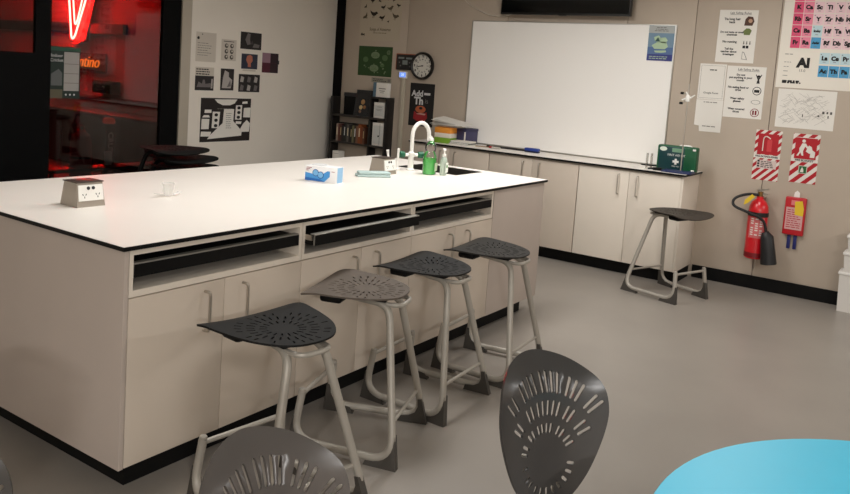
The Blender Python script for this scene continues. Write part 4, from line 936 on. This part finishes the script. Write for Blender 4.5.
poly(t, 'cylinder_symbol', [(0.092, 0.232), (0.128, 0.232), (0.128, 0.322), (0.110, 0.338), (0.092, 0.322)], mat('sign_red_light', (206, 60, 66), 0.5), 3)
rect(t, 'caption_strip', 0.0, 0.176, 0.197, 0.028, M_sw, 2); txt(t, 'caption_text', 'FIRE EXTINGUISHER', 0.098, 0.190, 0.019, M_ink, 3, bold=0.0006)
rect(t, 'class_panel', 0.028, 0.096, 0.148, 0.066, mat('sign_pale', (214, 196, 190), 0.5), 2); lines(t, 0.06, 0.150, 0.10, 4, 0.014, 0.006, M_ink, lv=3, seed=41)
for yy in (0.105, 0.125, 0.145): rect(t, 'class_icon', 0.034, yy, 0.016, 0.014, M_ink, 3)
t = wall_thing('fire_blanket_sign', 'red striped fire blanket sign with crouching figure', 'sign', 'back', -1.166, 0.904)
sheet(t, 0.193, 0.386, M_sw); stripes(t, 0.193, 0.386, 0.0, 0.386, 0.084)
rect(t, 'red_square', 0.020, 0.190, 0.155, 0.165, M_red, 2)
MB().box(0.017, 0.178, 0.186, 0.190, 0.0024, 0.0036).obj('white_edge', M_sw, t, 0); MB().box(0.017, 0.178, 0.355, 0.359, 0.0024, 0.0036).obj('white_edge', M_sw, t, 0)
poly(t, 'figure_head', disc(0.080, 0.330, 0.013, 14), M_sw, 3); poly(t, 'figure_body', [(0.035, 0.212), (0.050, 0.212), (0.062, 0.240), (0.074, 0.215), (0.086, 0.215), (0.080, 0.252), (0.092, 0.288), (0.118, 0.262), (0.124, 0.270), (0.095, 0.312), (0.070, 0.312), (0.052, 0.270), (0.054, 0.245)], M_sw, 3)
poly(t, 'blanket_symbol', [(0.100, 0.250), (0.118, 0.300), (0.140, 0.288), (0.150, 0.250), (0.128, 0.235)], M_sw, 4); poly(t, 'flame_symbol', [(0.132, 0.205), (0.165, 0.205), (0.168, 0.250), (0.150, 0.262), (0.134, 0.245)], M_sw, 3)
rect(t, 'caption_strip', 0.0, 0.166, 0.193, 0.022, M_sw, 2); txt(t, 'caption_text', 'FIRE BLANKET', 0.096, 0.177, 0.021, M_ink, 3, bold=0.0005)
rect(t, 'green_label', 0.062, 0.075, 0.062, 0.062, mat('label_pale', (200, 206, 190), 0.5), 2); rect(t, 'green_square', 0.067, 0.080, 0.052, 0.052, mat('label_green', (24, 96, 44), 0.5), 3); poly(t, 'white_flame', [(0.074, 0.086), (0.100, 0.086), (0.098, 0.108), (0.088, 0.126), (0.080, 0.108)], M_sw, 4)

# ================================================================== fire extinguisher
t = thing('fire_extinguisher', 'red carbon dioxide fire extinguisher with black horn hung on the wall', 'fire extinguisher', (5.085, -0.990, 0.270))
MB().lathe([(0, 0), (0.066, 0), (0.074, 0.006), (0.075, 0.014), (0.075, 0.385), (0.070, 0.420), (0.055, 0.452), (0.034, 0.472), (0.026, 0.480), (0.026, 0.498), (0, 0.498)], n=32).obj('cylinder', M_exred, t)
MB().lathe([(0.0756, 0.012), (0.0765, 0.012), (0.0765, 0.05), (0.0756, 0.05)], n=32).obj('base_band', mat('dark_red_band', (120, 12, 22), 0.4), t)
lb = MB()
n = 12
for z0, z1 in ((0.17, 0.335),):
    A = []; B = []
    for k in range(n+1):
        a = PI*0.80+PI*0.50*k/n; A.append(lb.bm.verts.new((0.0765*math.cos(a), 0.0765*math.sin(a), z0))); B.append(lb.bm.verts.new((0.0765*math.cos(a), 0.0765*math.sin(a), z1)))
    for k in range(n): lb.bm.faces.new((A[k], A[k+1], B[k+1], B[k]))
lb.obj('label', mat('label_rose', (206, 104, 104), 0.5), t)
lb = MB()
for r in range(8):
    for k in range(3):
        if (r*3+k) % 5 == 4: continue
        a0 = PI*(0.86+0.14*k); a1 = a0+PI*0.09; z0 = 0.318-r*0.018
        q = [lb.bm.verts.new((0.0772*math.cos(a), 0.0772*math.sin(a), z)) for a, z in ((a0, z0), ((a0+a1)/2, z0), (a1, z0), (a1, z0+0.009), ((a0+a1)/2, z0+0.009), (a0, z0+0.009))]
        lb.bm.faces.new(q)
tag(lb.obj('printed_text', M_sw, t, 0), kind='stuff')
MB().tube([(-0.002, 0, 0.495), (-0.002, 0, 0.535)], 0.020, 14).obj('valve', mat('brass', (150, 116, 70), 0.35, 0.9), t)
MB().prism([(-0.03, 0.0), (0.055, 0.020), (0.060, 0.032), (-0.03, 0.014)], (0, 0, 0.535), (0, -1, 0), (0, 0, 1), (1, 0, 0), -0.012, 0.012).obj('lever', M_steel, t, 0)
MB().prism([(-0.02, 0.0), (0.055, -0.012), (0.055, -0.002), (-0.02, 0.012)], (0, 0, 0.522), (0, -1, 0), (0, 0, 1), (1, 0, 0), -0.010, 0.010).obj('carry_grip', M_steel, t, 0)
MB().tube(fillet([(-0.02, 0.01, 0.510), (-0.03, 0.09, 0.510), (-0.06, 0.185, 0.465), (-0.085, 0.185, 0.405), (-0.100, 0.06, 0.370), (-0.102, -0.02, 0.350), (-0.075, -0.070, 0.31), (-0.080, -0.092, 0.20)], 0.05, 6), 0.011, 10).obj('hose', mat('black_rubber', (16, 16, 17), 0.55), t)
MB().tube([(-0.084, -0.080, 0.232), (-0.080, -0.098, 0.196), (-0.078, -0.114, 0.09), (-0.076, -0.130, -0.015)], [0.026, 0.048, 0.054, 0.060], 20).obj('horn', mat('horn_black', (24, 24, 26), 0.5), t)
MB().tube([(0.0, 0, 0.34), (0.0, 0, 0.375)], 0.0775, 28).obj('strap', mat('strap_black', (20, 20, 20), 0.5), t)
MB().prism([(0.0, 0.0), (0.030, 0.018), (0.078, 0.075), (0.055, 0.092), (0.005, 0.04)], (-0.092, 0.098, 0.425), (0, -1, 0), (0, 0, 1), (-1, 0, 0), 0, 0.002).obj('yellow_tag', mat('tag_yellow', (226, 190, 40), 0.6), t, 0)
MB().box(0.076, 0.0915, -0.03, 0.03, 0.18, 0.492).box(0.028, 0.0915, -0.022, 0.022, 0.484, 0.490).obj('wall_bracket', M_steel, t, 0)
MB().tube([(0.085, 0.0, -0.105), (0.085, -0.003, 0.02)], 0.004, 6).obj('seal_wire', M_steel, t)
# fire blanket pouch
t = wall_thing('fire_blanket', 'red fire blanket pouch with blue pull tabs hung on the wall', 'fire blanket', 'back', -1.168, 0.490)
MB().box(0.0, 0.152, 0.0, 0.300, 0.002, 0.042, 0.010, 3).obj('pouch', mat('pouch_red', (186, 24, 36), 0.4), t)
rect(t, 'instruction_panel', 0.014, 0.045, 0.124, 0.175, mat('pouch_pale', (206, 160, 158), 0.5), 36); o = lines(t, 0.024, 0.20, 0.105, 9, 0.017, 0.006, M_red, lv=37, seed=51)
rect(t, 'white_header', 0.045, 0.238, 0.06, 0.04, mat('pouch_header', (222, 120, 122), 0.5), 36)
poly(t, 'yellow_tag', [(0.078, 0.165), (0.138, 0.158), (0.140, 0.215), (0.125, 0.278), (0.072, 0.268)], MATS['tag_yellow'], 38)
poly(t, 'hanging_tab', [(0.052, 0.292), (0.096, 0.292), (0.094, 0.335), (0.074, 0.352), (0.056, 0.335)], M_white, 6, 0.004)
for x in (0.040, 0.085): MB().box(x, x+0.026, -0.112, 0.002, 0.012, 0.022, 0.003).obj('pull_tab', mat('tab_blue', (22, 30, 96), 0.5), t); 
# stacked white tubs at the right edge
for k, (z0, h, ins, wd) in enumerate(((0.0, 0.30, 0.0, 'bottom'), (0.30, 0.15, 0.015, 'middle'), (0.45, 0.13, 0.028, 'top'))):
    t = thing('storage_tub', 'white plastic storage tub by the wall at the right edge, %s of its stack' % wd, 'storage tub', (5.075, -1.842, z0), 0, 'white tubs stacked at the right edge')
    M_tub = mat('tub_white', (212, 208, 202), 0.4)
    mb = MB(); b = 0.212-ins; tp = 0.222-ins
    A = [mb.bm.verts.new(p) for p in ((-0.083, -b, 0), (0.083, -b, 0), (0.083, b, 0), (-0.083, b, 0))]; B = [mb.bm.verts.new(p) for p in ((-0.088, -tp, h-0.022), (0.088, -tp, h-0.022), (0.088, tp, h-0.022), (-0.088, tp, h-0.022))]
    for i in range(4): mb.bm.faces.new((A[i], A[(i+1) % 4], B[(i+1) % 4], B[i]))
    mb.bm.faces.new(A[::-1]); mb.bm.faces.new(B); mb.obj('tub', M_tub, t, 0)
    bx('lid', mat('tub_lid', (228, 225, 220), 0.35), t, -0.095, 0.095, -tp-0.008, tp+0.008, h-0.0215, h-0.001, 0.004)
    bx('front_grip', mat('tub_lid', (228, 225, 220), 0.35), t, -0.098, -0.078, -0.05, 0.05, h*0.45, h*0.60, 0.003)

# ================================================================== prints on the partition
def part_print(name, label, cat, x0, z0, x1, z1, base, group='prints pinned on the partition'):
    t = wall_thing(name, label, cat, 'left', x0, z0, group); sheet(t, x1-x0, z1-z0, base); return t, x1-x0, z1-z0
M_dkb = mat('chart_black', (34, 26, 24), 0.7)
t, w_, h = part_print('display_chart', 'large black display chart with pasted white shapes on the partition', 'chart', 3.318, 0.770, 3.942, 1.186, M_dkb)
S = lambda pts: [(a/380.0*w_, (340-b)/340.0*h) for a, b in pts]
for p in ([(100, 10), (270, 8), (250, 40), (215, 55), (160, 55), (120, 35)], [(30, 90), (78, 90), (78, 115), (28, 115)], [(12, 150), (25, 132), (60, 132), (68, 150)], [(10, 160), (65, 162), (62, 240), (8, 240)], [(8, 258), (82, 262), (72, 298), (6, 296)], [(88, 105), (142, 107), (135, 235), (84, 232)], [(172, 82), (248, 84), (245, 180), (315, 260), (312, 298), (55, 318), (72, 290), (165, 195)], [(262, 55), (310, 52), (308, 170), (258, 168)], [(312, 25), (350, 22), (352, 40), (310, 42)], [(325, 75), (378, 72), (376, 152), (322, 150)], [(266, 182), (310, 184), (306, 205), (264, 202)], [(352, 172), (378, 200), (372, 268), (308, 268), (304, 240), (325, 200)]):
    poly(t, 'pasted_shape', S(p), M_paper, 1, 0.002)
for cx, cy in ((114, 130), (113, 172), (112, 214), (285, 75), (285, 112), (283, 150)): poly(t, 'ink_dot', S(disc(cx, cy, 13, 12)), M_ink, 3)
lines(t, 0.19*w_/0.6, 0.315, 0.20, 1, 0.02, 0.006, M_grey, lv=3, seed=61); lines(t, 0.31, 0.27, 0.07, 8, 0.02, 0.005, M_grey, lv=3, seed=62)
M_noteb = mat('note_paper', (206, 198, 186), 0.8)
t, w_, h = part_print('note_sheet', 'faint pale handwritten note, upper left on the partition', 'notice', 3.235, 1.520, 3.470, 1.790, M_noteb)
lines(t, 0.02, 0.17, 0.16, 6, 0.022, 0.005, M_grey, seed=71); poly(t, 'ink_blot', disc(0.025, 0.215, 0.014, 10), M_ink); poly(t, 'ink_blot', disc(0.07, 0.25, 0.007, 10), M_grey)
t, w_, h = part_print('sketch_sheet', 'pale sheet with six small round sketches on the partition', 'drawing', 3.535, 1.545, 3.720, 1.745, M_noteb)
rect(t, 'heading_bar', 0.025, 0.178, 0.13, 0.006, M_ink)
for i in range(2):
    for j in range(3):
        poly(t, 'round_sketch', disc(0.062+0.066*i, 0.034+0.053*j, 0.022, 12), mat('sketch_grey', (88, 82, 76), 0.8)); poly(t, 'sketch_centre', disc(0.066+0.066*i, 0.038+0.053*j, 0.010, 10), M_noteb, 2)
M_ph = mat('photo_black', (30, 26, 28), 0.45); M_ph2 = mat('photo_grey', (112, 106, 106), 0.5); M_ph3 = mat('photo_pale', (176, 170, 166), 0.5)
t, w_, h = part_print('photograph', 'dark night photograph, uppermost print on the partition', 'photograph', 3.770, 1.670, 4.044, 1.835, M_ph)
poly(t, 'pale_figure', [(0.06, 0.09), (0.09, 0.155), (0.125, 0.15), (0.12, 0.10), (0.13, 0.05), (0.09, 0.04)], M_ph2); poly(t, 'pale_ground', [(0.16, 0.02), (0.24, 0.02), (0.25, 0.05), (0.18, 0.06)], M_ph2); poly(t, 'dim_hill', [(0.13, 0.05), (0.15, 0.09), (0.17, 0.05)], mat('photo_dim', (70, 64, 66), 0.5))
t, w_, h = part_print('portrait_print', 'small navy print with an orange head shape on the partition', 'picture', 3.792, 1.478, 4.003, 1.625, mat('photo_navy', (44, 48, 66), 0.5))
poly(t, 'orange_shape', [(0.085, 0.02), (0.125, 0.02), (0.122, 0.055), (0.145, 0.08), (0.14, 0.125), (0.11, 0.140), (0.07, 0.125), (0.06, 0.085), (0.085, 0.05)], mat('photo_orange', (184, 112, 90), 0.5)); rect(t, 'pale_margin', 0.02, -0.022, 0.17, 0.016, M_noteb)
t, w_, h = part_print('collage_print', 'pink and maroon four-part print at the right of the group', 'picture', 4.067, 1.452, 4.290, 1.650, mat('photo_maroon', (84, 32, 48), 0.5))
rect(t, 'pink_quarter', 0.0, 0.10, 0.11, 0.098, mat('photo_pink', (150, 118, 132), 0.5)); rect(t, 'dark_quarter', 0.112, 0.10, 0.111, 0.098, mat('photo_plum', (46, 28, 36), 0.5)); rect(t, 'dark_quarter', 0.112, 0.0, 0.111, 0.098, mat('photo_plum', (46, 28, 36), 0.5)); rect(t, 'loose_corner', 0.20, 0.09, 0.035, 0.04, M_ph, 2)
t, w_, h = part_print('photograph', 'framed group photograph with lettering above, lower left on the partition', 'photograph', 3.240, 1.255, 3.458, 1.470, M_noteb)
rect(t, 'photo', 0.0, 0.0, w_, 0.135, M_ph); poly(t, 'pale_crowd', [(0.02, 0.03), (0.20, 0.03), (0.18, 0.07), (0.12, 0.06), (0.11, 0.10), (0.09, 0.10), (0.08, 0.06), (0.04, 0.08)], M_ph2, 2); poly(t, 'pale_curtain', [(0.185, 0.02), (0.205, 0.02), (0.205, 0.11), (0.19, 0.11)], M_ph3, 2); lines(t, 0.01, 0.195, 0.19, 3, 0.022, 0.010, M_ink, seed=73)
t, w_, h = part_print('photograph', 'black and white portrait print, middle of the lower row on the partition', 'photograph', 3.540, 1.262, 3.705, 1.468, M_ph)
poly(t, 'pale_face', [(0.02, 0.02), (0.13, 0.02), (0.145, 0.10), (0.10, 0.13), (0.10, 0.17), (0.05, 0.19), (0.03, 0.12)], M_ph3); poly(t, 'shadow_face', [(0.08, 0.03), (0.13, 0.04), (0.12, 0.10)], M_ph2, 2)
t, w_, h = part_print('photo_grid', 'black and white grid of six small photos on the partition', 'photograph', 3.768, 1.252, 4.046, 1.425, M_ph)
for i in range(3):
    for j in range(2): poly(t, 'grid_photo', [(0.018+0.09*i, 0.016+0.082*j), (0.058+0.09*i, 0.012+0.082*j), (0.068+0.09*i, 0.060+0.082*j), (0.030+0.09*i, 0.072+0.082*j)], M_ph3 if (i+j) % 2 else M_ph2)
# poster on the glass door
t = wall_thing('door_poster', 'green-edged event poster stuck on the glass door', 'poster', 'left', 1.856, 1.158, off=-0.0195)
sheet(t, 0.252, 0.402, mat('poster_dark_green', (22, 42, 36), 0.6))
rect(t, 'white_column', 0.115, 0.06, 0.128, 0.305, mat('poster_column', (170, 166, 162), 0.6)); rect(t, 'green_band', 0.0, 0.372, 0.252, 0.03, mat('poster_green_band', (40, 84, 66), 0.6))
for k in range(3): rect(t, 'column_rule', 0.118, 0.12+0.075*k, 0.122, 0.004, M_grey, 2)
txt(t, 'lettering', 'Indoor\nCricket', 0.055, 0.315, 0.036, M_pw); poly(t, 'grey_picture', [(0.01, 0.10), (0.10, 0.10), (0.10, 0.20), (0.07, 0.23), (0.01, 0.19)], mat('poster_photo', (96, 100, 100), 0.6)); rect(t, 'base_strip', 0.0, 0.0, 0.105, 0.07, mat('poster_strip', (96, 90, 70), 0.6))
for x in (0.135, 0.17, 0.205): poly(t, 'logo_dot', disc(x, 0.03, 0.008, 10), M_pw)

# ================================================================== next room: neon signs and furniture seen through the glass
NR = mat('neon_red', (255, 60, 40), 0.4, emit=(255, 27, 22), estr=800.0); NY = mat('neon_amber', (255, 150, 40), 0.4, emit=(255, 138, 30), estr=3.0)
NX = XW-0.02
t = thing('neon_letter_sign', 'tall red neon V-shaped letter sign on the wall beyond the glass', 'neon sign', (NX, 8.28, 1.70))
out = [(0.32, 0.72), (0.205, 0.02), (0.17, -0.02), (0.12, 0.04), (-0.25, 0.72)]
M_sg = mat('sign_body_red', (150, 26, 24), 0.5)
poly_body = [(0.37, 0.78), (0.24, -0.02), (0.165, -0.08), (-0.08, 0.0), (-0.36, 0.78)]
MB().prism(poly_body, (0, 0, 0), (0, 1, 0), (0, 0, 1), (-1, 0, 0), 0.05, 0.09).obj('letter_body', M_sg, t, 0)
MB().tube(fillet([(-0.13, 0.30, 0.72), (-0.13, 0.205, 0.03), (-0.13, 0.165, 0.0), (-0.13, 0.11, 0.06), (-0.13, -0.20, 0.72)], 0.04), 0.013, 8).obj('neon_tube', NR, t)
MB().tube(fillet([(-0.13, 0.20, 0.72), (-0.13, 0.135, 0.25), (-0.13, 0.11, 0.20), (-0.13, 0.06, 0.28), (-0.13, -0.10, 0.72)], 0.04), 0.011, 8).obj('neon_tube', NR, t)
for zz in (0.15, 0.5): MB().tube([(0, 0.1, zz), (-0.05, 0.1, zz)], 0.02, 8).obj('mount', M_black, t)
t = thing('neon_word_sign', 'amber neon script word glowing on the wall beyond the glass', 'neon sign', (NX, 8.18, 1.39))
bx('back_board', mat('neon_board', (120, 24, 30), 0.5), t, -0.03, -0.001, -0.38, 0.42, -0.13, 0.13)
o = bpy.data.objects.new('neon_lettering', text_mesh('ntino', 0.24, NY, 0.008, 'CENTER', 0.3, -0.003)); C.objects.link(o); o.parent = t
o.matrix_local = Matrix(((0, 0, -1, -0.045), (-1, 0, 0, 0.0), (0, 1, 0, 0.0), (0, 0, 0, 1)))
# low furniture silhouettes
t = thing('side_counter', 'dark counter along the wall of the next room', 'counter', (4.62, 6.2, 0))
bx('counter_body', mat('counter_dark', (34, 30, 30), 0.6), t, 0, 0.48, -2.0, 2.2, 0, 0.70, 0.004); bx('counter_top', mat('counter_top', (60, 54, 52), 0.4), t, -0.02, 0.48, -2.02, 2.22, 0.7005, 0.74, 0.003)
t = thing('wall_box', 'dark red box fixed on the next room wall below the neon word', 'cabinet', (NX, 7.68, 0.98))
bx('body', mat('box_maroon', (70, 26, 28), 0.6), t, -0.16, -0.001, -0.20, 0.22, 0, 0.17, 0.003); bx('door', mat('box_maroon_dark', (52, 20, 22), 0.6), t, -0.166, -0.1602, -0.18, 0.20, 0.02, 0.15, 0.002)
t = thing('red_gas_cylinder', 'dark red cylinder standing beyond the glass door', 'cylinder', (2.47, 4.15, 0))
M_gc = mat('cylinder_dark_red', (150, 14, 24), 0.4)
MB().lathe([(0, 0), (0.085, 0), (0.09, 0.01), (0.09, 0.74), (0.075, 0.80), (0.03, 0.835), (0.03, 0.85), (0, 0.85)], n=28).obj('body', M_gc, t); MB().lathe([(0.091, 0.60), (0.0925, 0.60), (0.0925, 0.615), (0.091, 0.615)], n=28).obj('band', M_black, t); MB().lathe([(0, 0.85), (0.02, 0.85), (0.02, 0.89), (0, 0.89)], n=12).obj('valve', M_black, t)
t = thing('banner_stand', 'black upright stand with orange top and white lettering', 'banner', (2.74, 4.15, 0))
M_bn = mat('banner_black', (14, 13, 14), 0.5)
bx('upright', M_bn, t, -0.045, 0.045, -0.03, 0.03, 0.03, 0.90, 0.004); MB().lathe([(0, 0), (0.14, 0), (0.14, 0.02), (0.03, 0.03), (0, 0.03)], n=20).obj('base', M_bn, t)
MB().lathe([(0.0, 0.9005), (0.045, 0.9005), (0.058, 0.915), (0.050, 0.945), (0.030, 0.955), (0, 0.956)], n=16).obj('orange_top', mat('banner_orange_glow', (232, 80, 36), 0.5, emit=(232, 70, 30), estr=0.35), t)  # faint glow added to the orange colour; the cap is no lamp
o = bpy.data.objects.new('lettering', text_mesh('CRUSADERS', 0.075, mat('banner_white', (206, 196, 190), 0.6), 0.0006, 'CENTER', 0, 0.002)); C.objects.link(o); o.parent = t
o.matrix_local = Matrix(((0, 1, 0, 0.0), (0, 0, -1, -0.0312), (-1, 0, 0, 0.62), (0, 0, 0, 1)))
t = thing('white_canister', 'small white canister standing beyond the glass door', 'canister', (2.64, 4.0, 0.55))
MB().lathe([(0, 0), (0.030, 0), (0.032, 0.004), (0.032, 0.10), (0, 0.102)], n=20).obj('body', M_white, t); MB().lathe([(0, 0.1022), (0.034, 0.1022), (0.034, 0.115), (0, 0.117)], n=20).obj('lid', M_white, t)
t = thing('display_table', 'dark display table beyond the glass door', 'table', (2.45, 4.15, 0))
bx('table_top', M_bn, t, -0.45, 0.75, -0.30, -0.11, 0.52, 0.549, 0.003)
for lx_ in (-0.42, 0.71):
    for ly_ in (-0.285, -0.13): bx('leg', M_bn, t, lx_-0.012, lx_+0.012, ly_-0.012, ly_+0.012, 0, 0.5195)
